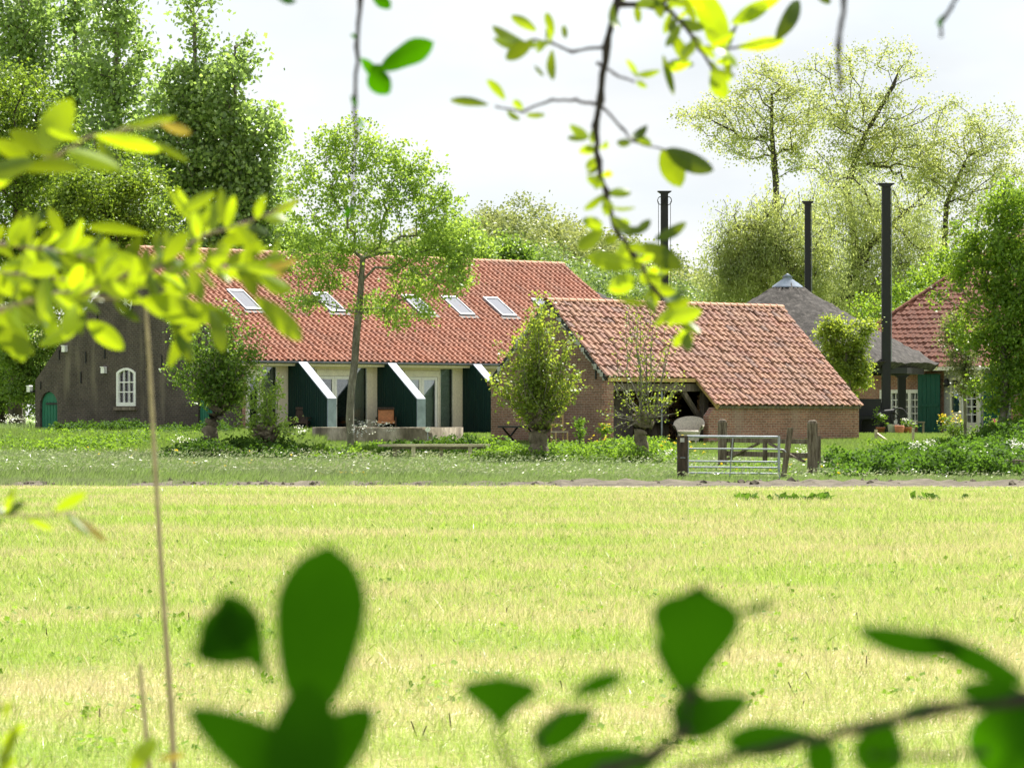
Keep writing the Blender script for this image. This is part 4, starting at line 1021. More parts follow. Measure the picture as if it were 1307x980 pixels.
def px_blobs(D, base, L):
    """(px, py, rx, ry[, weight, depth_factor, dy]) as read off at distance D -> local ellipsoids"""
    out = []
    for b in L:
        px, py, rx, ry = b[:4]; wt = b[4] if len(b) > 4 else 1; df = b[5] if len(b) > 5 else 1; dy = b[6] if len(b) > 6 else 0
        c = P(px, py, D) - base; s = D / FPX
        out.append((c.x, c.y + dy, c.z, rx * s, max(rx * s * df, .3), ry * s, wt))
    return out
def tree(name, label, cat, px, D, trunk, tr, blobs, n, leaf, per, spread, mat, bark='bark', group=None, up=.35, flat=.75, wr=.36,
         droop=0.0, strand=0.0, shell=2.0, up_bias=.6, wob=.12, tip=.008, depth=1.0, power=.55, vary=.3, taper=.75):
    base = P(px, 0, D); base.z = gz(D); r = empty(name, base, 0, label, cat, group)
    tk = [tuple(P(x, y, D + (dd[0] if dd else 0)) - base) if y is not None else (0, 0, -.2) for x, y, *dd in trunk]
    tk = [(0, 0, -.2)] + tk
    B = px_blobs(D, base, blobs); B = [(b[0], b[1], b[2], b[3], b[4] * depth, b[5], b[6]) for b in B]
    c = in_blobs(B, n, shell); c[:, 2] = np.maximum(c[:, 2], .25)
    skeleton(tk, tr, c, 'trunk', M[bark], r, up_bias=up_bias, wob=wob, tip=tip, power=power, taper=taper)
    foliage('crown', c, mat if not isinstance(mat, str) else M[mat], r, leaf, per, spread, up, flat, wr, droop=droop, strand=strand, vary=vary)
    return r

# ------------------------------------------------------------------ trees
G = 'tall poplars behind the farmhouse'
tree('poplar_tree', 'tall grey green poplar with a rounded right flank, rightmost of the poplars', 'tree', 305, 150, [(303, 450), (298, 300), (300, 180), (300, 60)], .26,
     [(310, 65, 16, 48), (295, 110, 30, 45, .8), (326, 185, 34, 62), (318, 250, 42, 60), (300, 320, 48, 60), (285, 170, 36, 80, .8)], 290, .20, 58, .48, 'poplar', 'bark', G, up=.1, wr=.44)
tree('poplar_tree', 'tall poplar whose narrow tip rises beside the notch of open sky', 'tree', 250, 151, [(250, 450), (252, 300), (250, 160), (248, 20)], .28,
     [(248, 20, 22, 50), (250, 100, 34, 70), (245, 190, 45, 80), (245, 290, 50, 70), (215, 160, 30, 70, .7)], 270, .20, 58, .48, 'poplar', 'bark', G, up=.1, wr=.44)
tree('poplar_tree', 'broad poplar rising out of view behind the big lit leaf of the near branch', 'tree', 150, 155, [(150, 450), (150, 300), (148, 150), (150, -10)], .3,
     [(150, -10, 38, 60), (140, 70, 58, 70), (155, 160, 55, 80), (150, 260, 60, 70)], 230, .20, 60, .52, 'poplar', 'bark', G, up=.1, wr=.44)
tree('poplar_tree', 'second poplar from the edge above the yellow green maple', 'tree', 88, 160, [(88, 450), (92, 300), (98, 150), (95, 0)], .28,
     [(100, 0, 22, 50), (98, 80, 28, 70), (90, 200, 40, 90)], 150, .20, 60, .52, 'poplar', 'bark', G, up=.1, wr=.44)
tree('poplar_tree', 'outermost poplar cut off by the edge of the view', 'tree', 25, 158, [(25, 450), (25, 300), (28, 100), (30, -20)], .3,
     [(25, 0, 55, 70), (20, 90, 55, 60), (20, 200, 60, 80, .5)], 190, .20, 60, .52, 'poplar', 'bark', G, up=.1, wr=.44)
tree('maple_tree', 'dense yellow green maple towering over the gable of the farmhouse', 'tree', 20, 138, [(20, 420), (22, 300), (25, 180)], .3,
     [(10, 130, 60, 50), (55, 160, 45, 45), (20, 230, 90, 60), (10, 330, 90, 80), (-30, 200, 70, 100)], 330, .14, 100, .42, 'maple', 'dark_bark', 'maples behind the gable', up=.6)
tree('maple_tree', 'lower rounded maple standing directly behind the farmhouse roof end', 'tree', 140, 136, [(140, 480), (140, 380), (145, 280)], .26,
     [(140, 235, 60, 45), (185, 265, 42, 40), (110, 300, 80, 55), (180, 330, 60, 55), (60, 360, 60, 60), (230, 330, 30, 40)], 360, .14, 100, .40, 'maple', 'dark_bark', 'maples behind the gable', up=.6)
tree('elder_bush', 'pale leaved bush lit by the sun beside the low end of the gable', 'bush', 50, 134, [(50, 520), (52, 470)], .07,
     [(50, 455, 24, 28), (30, 490, 26, 30), (55, 505, 18, 25), (15, 450, 22, 30), (78, 440, 22, 25)], 170, .14, 34, .30, 'hedge', 'dark_bark', up=.4)
tree('dark_tree', 'dark shaded tree at the edge of the view left of the elder bush', 'tree', 0, 142, [(5, 520), (8, 420)], .22,
     [(-5, 440, 50, 60), (15, 500, 45, 40), (-40, 480, 60, 70)], 260, .16, 40, .4, 'hedge', 'dark_bark')
# ash in front of the long roof
tree('ash_tree', 'slender young ash with an airy fresh green crown in front of the long tiled roof', 'tree', 449, 100, [(446, 535), (448, 500), (453, 460), (455, 425), (458, 400), (461, 360), (463, 330)], .118,
     [(455, 185, 38, 32, .8), (415, 200, 35, 35, .8), (500, 215, 42, 38, .8), (540, 250, 38, 40, .8), (400, 260, 34, 45, .8), (460, 270, 62, 62, .55), (570, 295, 40, 45, .9), (375, 215, 20, 30, .8), (545, 215, 20, 26, .7), (545, 345, 58, 42, .8),
      (410, 330, 50, 40, .8), (400, 385, 38, 18, .8), (500, 395, 60, 26, .5), (590, 335, 26, 28, .9), (360, 330, 14, 26, .8)], 620, .10, 40, .20, 'ash', 'bark', up=.35, wr=.34, up_bias=1.0, wob=.25, tip=.006, power=.56, taper=.55)
# pollards
G = 'pollard willows along the ditch'
def pollard(label, px, D, trunk, tr, head, shoots, nlat, leaf, per, spread, mat, rod=.012, bare=.0, side=0):
    """trunk with a knobbed head, many rods rising from it; shoots: (px, py) tips in reach of which the rods end"""
    base = P(px, 0, D); base.z = gz(D); r = empty('pollard_tree', base, 0, label, 'tree', G)
    tk = [Vector((0, 0, -.25))] + [Vector(P(x, y, D) - base) for x, y in trunk]; n = len(tk)
    b = MB(); pts = []; rad = []
    for a, c in zip(tk, tk[1:]):
        for q in range(5): pts.append(a.lerp(c, q / 5))
    pts.append(tk[-1]); m = len(pts)
    for i in range(m):
        t = i / (m - 1); rad.append(tr * (1.18 - .32 * min(1, t * 3) + .45 * max(0, t - .62) / .38) * (1 + .10 * math.sin(i * 2.3) + rng.normal(0, .04)))
    rad[-1] *= .6
    pts = [p + Vector((rng.normal(0, .02), rng.normal(0, .02), 0)) for p in pts]
    b.tube(pts, rad, 12)
    H = tk[-1]
    for k in range(14):                                # knobs where rods were cut
        t = rng.uniform(0, 2 * math.pi); q = H + Vector((math.cos(t) * tr * 1.15, math.sin(t) * tr * 1.1, rng.uniform(-.28, .06)))
        e = q + Vector((math.cos(t) * .10, math.sin(t) * .10, rng.uniform(.04, .14))); b.tube([H + (q - H) * .4, q, e], [tr * .5, tr * .42, tr * .16], 7)
    b.build('trunk', M['willow_bark'], r)
    rods = MB(); cs = []
    tips = []
    for (x, y, k) in shoots:
        for _ in range(k): tips.append(Vector(P(x + rng.normal(0, 7), y + rng.normal(0, 9), D)) - base + Vector((0, rng.normal(0, .32), 0)))
    for T_ in tips:
        t = rng.uniform(0, 2 * math.pi); s0 = H + Vector((math.cos(t) * tr * 1.1, math.sin(t) * tr, rng.uniform(-.15, .05)))
        d = T_ - s0; L = d.length; out = Vector((d.x, d.y, 0)) * .35
        path = [s0 + d * q + out * math.sin(math.pi * q) * (1 - q) * .8 + Vector((rng.normal(), rng.normal(), 0)) * .02 * L for q in (0, .2, .4, .6, .8, 1)]
        rods.tube(path, [rod, rod * .9, rod * .8, rod * .65, rod * .5, rod * .3], 5)
        for q in np.linspace(bare, 1.0, max(2, int(nlat * L))):
            k = q * 5; i = min(4, int(k)); c = path[i].lerp(path[i + 1], k - i); w = spread * (1.15 - .6 * q)
            cs.append(np.array(c) + rng.normal(size=3) * w * .7)
    rods.build('rods', M['bark'], r)
    foliage('crown', np.array(cs), M[mat], r, leaf, per, spread, .5, .8, .42)
    return r
pollard('pollard with knobbed trunk and dark leafy head in front of the gable', 273, 97, [(271, 560), (268, 545), (276, 525), (283, 508)], .22, 0,
        [(270, 410, 5), (295, 395, 6), (250, 425, 4), (228, 445, 4), (312, 420, 5), (325, 455, 4), (215, 475, 3), (318, 490, 3), (240, 480, 4), (210, 412, 2), (262, 450, 5), (300, 455, 5), (250, 505, 3), (305, 515, 2)], 7, .085, 15, .16, 'hedge')
pollard('small low pollard stub with loose shoots in front of the glazed bay', 335, 96, [(336, 568), (334, 560), (339, 548)], .24, 0,
        [(335, 490, 5), (318, 480, 4), (352, 495, 4), (368, 525, 4), (310, 510, 3), (345, 515, 3), (372, 545, 2), (300, 545, 2)], 6, .085, 12, .13, 'ash')
pollard('stout pollard with a teardrop lime green head before the shed gable', 688, 94, [(688, 575), (686, 555), (688, 542), (690, 530)], .29, 0,
        [(690, 390, 7), (705, 402, 6), (676, 405, 6), (660, 430, 6), (722, 430, 6), (645, 452, 5), (732, 468, 5), (634, 480, 5), (690, 430, 8), (738, 488, 4), (642, 492, 4), (725, 498, 4), (665, 460, 6), (705, 460, 6), (655, 500, 2)], 5, .092, 9, .13, 'pollard')
pollard('gnarled pollard with bare upright rods and sparse leaves at the open shed bay', 820, 93.5, [(821, 575), (817, 555), (820, 542), (822, 532)], .19, 0,
        [(800, 392, 3), (812, 385, 2), (828, 395, 3), (842, 400, 2), (858, 420, 2), (786, 430, 2), (866, 470, 2), (780, 480, 2), (850, 450, 2), (778, 520, 3), (868, 500, 3), (862, 530, 2), (785, 545, 2), (848, 520, 2)], 4, .065, 6, .09, 'pollard', rod=.016, bare=.1)
for px, D, blobs, lab, nm in ((740, 97, [(739, 545, 7, 18), (738, 570, 8, 12)], 'slim leafy sapling between the stout pollard and the shed corner', 'sapling'),):
    tree(nm, lab, 'sapling', px, D, [(px, 560), (px, 530)], .03, blobs, 26, .07, 26, .08, 'nettle', 'bark')
# bush in front of the hay barn
tree('rounded_bush', 'rounded yellow green bush covering the left side of the thatched hay barn', 'bush', 1082, 114, [(1084, 520), (1082, 480), (1080, 450)], .1,
     [(1060, 412, 18, 10), (1100, 420, 16, 10), (1068, 425, 22, 16), (1095, 438, 20, 18), (1052, 425, 14, 14), (1070, 462, 26, 26), (1104, 468, 16, 22), (1102, 496, 14, 12), (1085, 490, 18, 16)], 120, .095, 95, .19, 'pollard', 'bark', up=.7)
# right hand tree
tree('hawthorn_tree', 'bright green many stemmed tree reaching over the cottage roof', 'tree', 1275, 104, [(1278, 545), (1282, 520), (1283, 480), (1280, 440)], .14,
     [(1300, 255, 38, 34), (1262, 270, 30, 26, .8), (1236, 305, 28, 26), (1290, 285, 35, 45), (1255, 320, 38, 38), (1222, 340, 30, 28), (1205, 385, 24, 16), (1225, 420, 22, 12), (1300, 350, 50, 50), (1240, 370, 30, 30, .6), (1280, 410, 50, 40), (1245, 440, 24, 26, .8), (1295, 480, 42, 45), (1262, 500, 32, 26, .7), (1320, 420, 50, 140)], 470, .105, 84, .25, 'bright', 'bark', up=.3, up_bias=.9, wob=.22, power=.5)
tree('grey_shrub', 'soft grey green shrub below the bright tree beside the cottage gutter', 'bush', 1232, 107, [(1232, 530), (1230, 470)], .05,
     [(1228, 455, 18, 28), (1215, 430, 16, 18), (1235, 490, 18, 18), (1218, 410, 14, 12)], 120, .08, 40, .18, 'grey_leaf', 'bark', up=.5)
# willows and thin spring trees behind
tree('weeping_willow', 'large weeping willow with drooping olive strands behind the hay barn', 'tree', 1045, 158, [(1045, 420), (1030, 380), (1000, 325), (970, 290), (940, 290)], .3,
     [(960, 300, 40, 45), (925, 325, 28, 50), (1000, 270, 50, 35), (1040, 320, 40, 50), (980, 340, 50, 35), (945, 270, 35, 30, .7)], 520, .15, 100, .28, 'willow', 'dark_bark', 'willows behind the hay barn', up=0, wr=.18, droop=2.0, strand=2.8, wob=.3, up_bias=.4, power=.6, taper=.93, tip=.006)
tree('weeping_willow', 'yellow green willow with one thick slanting limb between the tall black poles', 'tree', 1075, 162, [(1060, 400), (1078, 365), (1108, 315), (1145, 280), (1185, 245)], .3,
     [(1090, 262, 60, 50), (1120, 235, 45, 30, .7), (1150, 280, 50, 60), (1110, 340, 70, 50), (1180, 330, 35, 50), (1060, 240, 40, 30, .7), (1130, 390, 70, 30)], 560, .14, 100, .32, 'willow', 'dark_bark', 'willows behind the hay barn', up=0, wr=.18, droop=2.0, strand=2.4, wob=.3, up_bias=.4, power=.6, taper=.93, tip=.006)
G = 'thin spring trees on the skyline'
tree('aspen_tree', 'thin spring tree with a long side limb reaching over open sky', 'tree', 995, 175, [(995, 400), (992, 300), (990, 230), (985, 170), (985, 120)], .17,
     [(985, 100, 40, 30), (930, 140, 45, 26), (885, 150, 30, 14), (1010, 150, 45, 45), (950, 180, 50, 30, .6), (1000, 200, 30, 30)], 250, .12, 52, .40, 'spring', 'dark_bark', G, up_bias=.8, wob=.3, tip=.009, taper=.5)
tree('aspen_tree', 'tallest thin yellow leaved tree behind the black poles', 'tree', 1100, 180, [(1095, 400), (1090, 300), (1080, 240), (1105, 170), (1140, 110)], .22,
     [(1085, 85, 26, 30), (1135, 75, 24, 26), (1172, 90, 22, 24, .8), (1160, 58, 14, 14), (1055, 140, 34, 36), (1190, 140, 28, 26), (1110, 150, 55, 40, .7), (1150, 190, 55, 36), (1075, 215, 50, 36), (1045, 92, 20, 22), (1185, 225, 40, 26)], 380, .12, 54, .42, 'spring', 'dark_bark', G, up_bias=.9, wob=.3, tip=.009, taper=.5)
tree('aspen_tree', 'thin yellow leaved tree spreading above the cottage roof', 'tree', 1205, 178, [(1208, 400), (1205, 320), (1208, 260), (1235, 200)], .19,
     [(1230, 160, 45, 35), (1275, 170, 45, 35), (1200, 210, 45, 45), (1260, 230, 55, 50), (1190, 280, 45, 60), (1250, 300, 40, 50), (1215, 350, 45, 40)], 380, .12, 54, .42, 'spring', 'dark_bark', G, up_bias=.9, wob=.3, tip=.009, taper=.5)
tree('blossom_bush', 'bush with white blossom between the thatched roof and the cottage', 'bush', 1162, 140, [(1162, 460), (1160, 420)], .08,
     [(1160, 410, 26, 22), (1145, 425, 22, 16), (1185, 385, 26, 20)], 130, .12, 34, .3, 'hedge', 'bark')
tree('green_tree', 'fresh green tree top behind the hay barn and the cottage roof', 'tree', 1190, 150, [(1190, 460), (1190, 400)], .14,
     [(1195, 365, 40, 26), (1150, 385, 30, 22), (1230, 350, 30, 30), (1110, 395, 22, 18)], 230, .13, 36, .34, 'bright', 'bark')
tree('dark_shrub', 'dark green shrub top just above the right end of the long roof ridge', 'tree', 642, 165, [(642, 450), (642, 360)], .16,
     [(642, 318, 24, 20), (660, 325, 20, 16), (640, 345, 40, 25)], 150, .16, 40, .34, 'hedge', 'dark_bark')

tree('green_tree', 'fresh green tree filling the gap between the poplars and the ash above the long ridge', 'tree', 350, 152, [(350, 450), (352, 340)], .14,
     [(352, 300, 30, 36), (385, 315, 30, 26), (330, 330, 30, 26), (420, 322, 24, 16)], 200, .15, 40, .36, 'ash', 'bark')
tree('green_tree', 'light green tree top showing behind the right side of the ash crown', 'tree', 580, 156, [(580, 450), (580, 340)], .14,
     [(575, 305, 32, 28), (605, 320, 28, 20), (550, 325, 26, 20)], 160, .15, 40, .36, 'ash', 'bark')
# far woodland, one continuous mass
def woodland():
    def crowns(sil, D0, name, mat, label, leaf, per, step):
        c = []
        for k in range(7):
            D = D0 + 12 * k
            for px in np.arange(-80, 1400, step):
                x = px + rng.uniform(-step / 2, step / 2); top = np.interp(x, [s[0] for s in sil], [s[1] for s in sil]) + k * -1 + rng.uniform(-7, 8) + (6 - k) * 2.2
                top += 8 * math.sin(x * .045 + k) + 6 * math.sin(x * .11 + 2 * k)
                rx = rng.uniform(16, 30); ry_ = rng.uniform(18, 34); s = D / FPX; q = P(x, top + ry_, D)
                n = int(26); d = unit(rng.normal(size=(n, 3))) * rng.random((n, 1)) ** .25; d[:, 2] = np.abs(d[:, 2]) * 1.2 - .5
                c.append(np.array([q.x, q.y, q.z]) + d * np.array([rx * s, rx * s, ry_ * s]))
        c = np.vstack(c); c = c[c[:, 2] > 0]
        o = foliage(name, c, M[mat], None, leaf, per, .75, .5); tag(o, label, 'woodland', kind='stuff')
    crowns([(-80, 400), (350, 400), (480, 300), (560, 290), (600, 272), (650, 258), (700, 268), (760, 290), (800, 305), (860, 322), (900, 340), (940, 350), (1400, 390)], 330, 'distant_woodland', 'wood', 'pale yellow green woodland rising on the skyline beyond the roofs', .34, 13, 26)
    crowns([(-80, 450), (400, 430), (560, 380), (620, 345), (700, 322), (760, 335), (820, 350), (880, 362), (940, 372), (1020, 385), (1400, 420)], 230, 'nearer_woodland', 'wood2', 'fresh green lower woodland edge behind the long roof ridge and the hay barns', .24, 14, 26)
woodland()

# ------------------------------------------------------------------ grass
def blades(name, x, y, z, h, w, lean, mat, label, cat='grass', flat=None, wind=(0, 0)):
    n = len(x); base = np.stack([x, y, z], 1); az = rng.uniform(0, 2 * math.pi, n)
    side = np.stack([np.cos(az), np.sin(az), np.zeros(n)], 1) * (w / 2)[:, None]
    la = rng.uniform(0, 2 * math.pi, n); ln = np.abs(rng.normal(0, lean, n)) * h
    top = base + np.stack([np.cos(la) * ln + wind[0] * h, np.sin(la) * ln + wind[1] * h, h if flat is None else h * flat], 1)
    mid = base * .45 + top * .55; mid[:, 2] += h * (.08 if flat is None else .02)
    q = np.stack([base - side, base + side, mid + side * .8, top, mid - side * .8], 1).reshape(-1, 3)
    o = np_mesh(name, q, 5, mat); return tag(o, label, cat, kind='stuff')
def scatter(D0, D1, dens, margin=1.5):
    """points on the ground inside the wedge the lens takes in (with a margin), density per square metre as a function of distance"""
    out = []
    for a in np.arange(D0, D1, 1.0):
        wd = .31 * (a + 1) + 2 * margin; n = int(wd * dens(a)); out.append(np.stack([rng.uniform(-wd / 2, wd / 2, n), a + rng.random(n)], 1))
    return np.vstack(out)
def field():
    p = scatter(14.5, 79.6, lambda d: 900 * (22 / max(d, 16)) ** 1.05); p = p[p[:, 1] < 78.6 + .5 * np.sin(p[:, 0] * 1.7) + .4 * np.sin(p[:, 0] * 4.3) - 1.2 * (p[:, 0] > 1) + .3 * rng.normal(size=len(p))]; n = len(p); k = (p[:, 1] / 22) ** .45
    h = (.045 + .055 * rng.random(n) + .03 * (rng.random(n) < .06)) * np.minimum(k, 1.5) * np.interp(p[:, 1], [68, 74], [1, .45]); w = .0036 * (p[:, 1] / 18) * (.7 + .6 * rng.random(n))
    blades('field_grass', p[:, 0], p[:, 1], np.zeros(n), h, w, .55, M['field_blade'], 'freshly mown sunlit grass of the meadow in green and straw coloured bands')
    p = scatter(14.5, 78.0, lambda d: 300 * (22 / max(d, 16)) ** 1.05); n = len(p)
    # clippings lie thickest in the dry bands
    h = .10 + .14 * rng.random(n); w = .003 * (p[:, 1] / 18) * (.7 + .6 * rng.random(n))
    blades('hay_clippings', p[:, 0], p[:, 1], np.full(n, .02), h * .8, w, .8, M['hay'], 'dry cut grass lying in pale rows on the mown meadow', 'hay', flat=.12)
    # clover and broad leaves
    p = scatter(15, 60, lambda d: 1.6); c = np.concatenate([p, np.full((len(p), 1), .05)], 1)
    o = foliage('clover_leaves', c, M['nettle'], None, .045, 7, .07, .9, .3, .45); tag(o, 'small round clover and dock leaves scattered in the mown grass', 'weeds', kind='stuff')
    x = np.concatenate([rng.uniform(P(940, 0, 64).x, P(962, 0, 64).x, 14), rng.uniform(P(985, 0, 64).x, P(1058, 0, 64).x, 34), rng.uniform(P(1180, 0, 60).x, P(1285, 0, 60).x, 8)])
    c = np.stack([x, 63.5 + rng.random(len(x)) * 1.2, .05 + .06 * rng.random(len(x))], 1)
    o = foliage('dock_leaves', c, M['ditch'], None, .17, 4, .10, .3, .5, .35); tag(o, 'low row of broad dark dock leaves in the far part of the field', 'weeds', kind='stuff')
    b = MB()
    for i in range(110):
        d = rng.uniform(16, 70); x = rng.uniform(-.16, .16) * d; hh = rng.uniform(.04, .10); a = Vector((x, d, 0)); t = Vector((rng.normal(0, .03), rng.normal(0, .03), hh))
        b.tube([a, a + t * .5, a + t], [.003 * (d / 25) ** .5, .005 * (d / 25) ** .5, .003], 5)
    tag(b.build('dock_stalks', M['dark_post']), 'short dark cut stalks standing in the mown grass', 'stalks', kind='stuff')
field()
def bank():
    p = scatter(78.2, 97, lambda d: 620, 3); n = len(p)
    edge = 81.2 + .8 * np.sin(p[:, 0] * .8) + .6 * np.sin(p[:, 0] * 2.3 + 1) + .5 * np.sin(p[:, 0] * 5.1) - 1.0 * (p[:, 0] < 1); keep = p[:, 1] > edge + .5 * rng.normal(size=n); keep &= ~((p[:, 0] > 5.6) & (p[:, 0] < 9) & (p[:, 1] < 84) & (rng.random(n) < .4)); keep &= ~((p[:, 0] > -3.7) & (p[:, 0] < -.2) & (p[:, 1] > 93.2) & (rng.random(n) < .8)); p = p[keep]; n = len(p)
    tall = np.interp(p[:, 0], [-14, -6, 3, 6, 16], [.44, .34, .21, .15, .18]) * np.interp(p[:, 1], [80.8, 83.0, 95], [.45, .9, .55])
    h = tall * (.6 + .6 * rng.random(n)); w = .013 * (.7 + .6 * rng.random(n))
    blades('bank_grass', p[:, 0], p[:, 1], gzv(p[:, 1]) - .01, h, w, .35, M['bank_blade'], 'tall bluish grass leaning in the wind on the bank beyond the field', wind=(.28, 0))
    p = scatter(82.2, 93.5, lambda d: 34, 3); n = len(p)
    h = np.interp(p[:, 0], [-14, -4, 3, 16], [.44, .36, .26, .2]) * (.75 + .4 * rng.random(n))
    x = p[:, 0] + .30 * h; q = np.stack([x, p[:, 1], gzv(p[:, 1]) + h * .93], 1)
    ax = np.tile(np.array([[.8, 0, .6]]), (n, 1))
    o = np_mesh('grass_seed_heads', leaf_quads(q, .06 + .05 * rng.random(n), 0, .13, ax), 4, M['seed']); tag(o, 'pale feathery seed heads above the tall bank grass', 'grass', kind='stuff')
    p = scatter(97, 117, lambda d: 330, 4); n = len(p)
    left = p[:, 0] < -5.5
    h = np.where(left, .26, .12) * (.6 + .7 * rng.random(n)); w = .014 * (.7 + .6 * rng.random(n))
    blades('yard_grass', p[:, 0], p[:, 1], gzv(p[:, 1]) - .01, h, w, .4, M['lawn_blade'], 'short lit grass of the yard in front of the buildings', wind=(.1, 0))
    p = scatter(117, 135, lambda d: 90, 4); p = p[(p[:, 0] < -17.2)]; n = len(p)
    blades('rough_grass', p[:, 0], p[:, 1], gzv(p[:, 1]), .35 * (.6 + .7 * rng.random(n)), np.full(n, .02), .4, M['bank_blade'], 'rough pale grass beside the low end of the gable')
bank()
def weeds(name, label, mat, patches, leaf, per, up=.55, dens=9.0):
    """patches: (px0, px1, D0, D1, height) strips of leafy stems"""
    cs = []
    for px0, px1, D0, D1, hh in patches:
        x0, x1 = P(px0, 0, (D0 + D1) / 2).x, P(px1, 0, (D0 + D1) / 2).x; n = int(max(6, (x1 - x0) * (D1 - D0) * dens))
        x = rng.uniform(x0, x1, n); y = rng.uniform(D0, D1, n)
        edge = np.minimum(1, np.minimum(x - x0, x1 - x) / .5 + .35)
        mod = .65 + .5 * np.sin(x * 2.1 + y) * np.sin(x * .9 + 1.3 * y)
        h = hh * np.clip(mod, .45, 1.2) * edge * rng.uniform(.7, 1.15, n)
        for lvl in (.25, .5, .75, 1.0): cs.append(np.stack([x + rng.normal(0, .03, n), y, gzv(y) + h * lvl], 1))
    o = foliage(name, np.vstack(cs), M[mat], None, leaf, per, .12, up, .5, .34); return tag(o, label, 'weeds', kind='stuff')
weeds('nettle_bed', 'fresh green nettles and herbs along the ditch below the pollards', 'nettle',
      [(600, 870, 92.3, 96.5, .46), (608, 690, 94, 98, .62), (385, 486, 93.5, 98.5, .48), (690, 860, 95, 101, .36), (845, 870, 92, 100, .5), (-20, 190, 97, 103, .34), (60, 210, 104, 110, .3)], .085, 14, dens=11)
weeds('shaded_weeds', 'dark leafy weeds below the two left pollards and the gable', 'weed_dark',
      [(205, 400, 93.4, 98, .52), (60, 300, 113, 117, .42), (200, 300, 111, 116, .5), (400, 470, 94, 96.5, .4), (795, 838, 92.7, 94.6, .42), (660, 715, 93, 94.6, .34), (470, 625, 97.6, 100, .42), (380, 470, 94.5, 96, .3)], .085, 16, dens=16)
weeds('ditch_weeds', 'thick green weeds in the ditch right of the wooden gate', 'ditch',
      [(1065, 1350, 85, 93, .62), (1130, 1350, 92, 99, .44), (1180, 1350, 84.5, 90, .55), (1050, 1120, 84.5, 88, .4), (1245, 1350, 98, 104, .7), (1195, 1260, 100, 104, .3)], .10, 16, dens=12)
weeds('meadow_weeds', 'low broad leaves in the grass right of the metal gate post', 'nettle',
      [(880, 1010, 85, 92, .16), (1050, 1110, 84.6, 87, .34), (1100, 1200, 100, 103, .22), (440, 640, 101, 103, .16), (0, 260, 100, 112, .25)], .08, 7, dens=6)
def flowers(name, label, mat, pts, leaf, per, spread):
    o = foliage(name, np.array(pts), M[mat], None, leaf, per, spread, 1.2, .5, .5); return tag(o, label, 'wild flowers', kind='stuff')
def fpts(px0, px1, D0, D1, h, n):
    D = rng.uniform(D0, D1, n); px = rng.uniform(px0, px1, n); return np.stack([(px - PCX) * D / FPX, D, gzv(D) + h * rng.uniform(.7, 1.15, n)], 1)
flowers('buttercups', 'small yellow buttercups dotted in the bank grass and herbs', 'yellow_petal',
        np.vstack([fpts(390, 480, 83, 85, .2, 16), fpts(0, 400, 84, 96, .35, 14), fpts(840, 905, 92, 99, .5, 20), fpts(740, 800, 95, 100, .5, 12), fpts(880, 1010, 86, 92, .2, 12), fpts(960, 1100, 84, 92, .2, 8)]), .06, 3, .03)
flowers('cow_parsley', 'white umbels of cow parsley above the weeds', 'white_petal',
        np.vstack([fpts(450, 500, 97, 99.5, .85, 30), fpts(1160, 1195, 89, 93, .62, 20), fpts(1228, 1262, 86, 89, .6, 16), fpts(1290, 1310, 86, 92, .7, 16), fpts(5, 48, 113, 124, .6, 26), fpts(1015, 1034, 88, 90, .55, 14), fpts(220, 250, 97, 99, .45, 10), fpts(380, 392, 103, 108, .4, 8), fpts(840, 860, 92, 94, .3, 8)]), .045, 8, .085)
def potted(name, label, cat, px, py, D, col, petal, n, hh=.45):
    q = P(px, py, D); z = gz(D); r = empty(name, (q.x, D, z), 0, label, cat)
    MB().lathe([(0, 0), (.11, 0), (.15, .24), (.165, .24), (.165, .28), (.13, .28), (.1, .2), (0, .2)], 16).build('pot', M['terracotta'], r)
    c = np.array([[0, 0, .3]]) + rng.normal(size=(16, 3)) * np.array([.12, .12, .12]) + np.array([0, 0, hh * .5])
    foliage('leaves', c, M[col], r, .08, 12, .09)
    foliage('blossoms', c[:n] + np.array([0, -.06, .10]), M[petal], r, .07, 8, .04, 1.0, .6, .5)
potted('potted_rose', 'yellow rose in a terracotta pot at the toothed brick corner of the shed', 'potted plant', 775, 550, 101.3, 'nettle', 'yellow_petal', 4)
potted('potted_geranium', 'pink geranium in a terracotta pot before the cottage green door', 'potted plant', 1267, 548, 110, 'hedge', 'pink_petal', 7, .3)
potted('hanging_basket_plant', 'green potted plant standing at the foot of the black pole', 'potted plant', 1124, 548, 119, 'nettle', 'white_petal', 4, .5)
potted('planter', 'small white flowering plant between the tub and the stool', 'potted plant', 1158, 548, 119, 'hedge', 'white_petal', 6, .15)
def flower_bush():
    q = P(1217, 560, 107.5); r = empty('flowering_shrub', (q.x, 107.5, gz(107.5)), 0, 'loose shrub with yellow blossom in front of the cottage plaster wall', 'shrub')
    c = in_blobs([(0, 0, .45, .5, .3, .35), (.3, 0, .3, .5, .3, .25)], 46)
    skeleton([(0, 0, -.1), (0, 0, .25)], .03, c, 'stem', M['bark'], r)
    foliage('leaves', c, M['hedge'], r, .08, 16, .13); foliage('blossoms', c[c[:, 2] > .42] + np.array([-.1, -.05, .12]), M['yellow_petal'], r, .07, 5, .09, .8, .7, .5)
flower_bush()

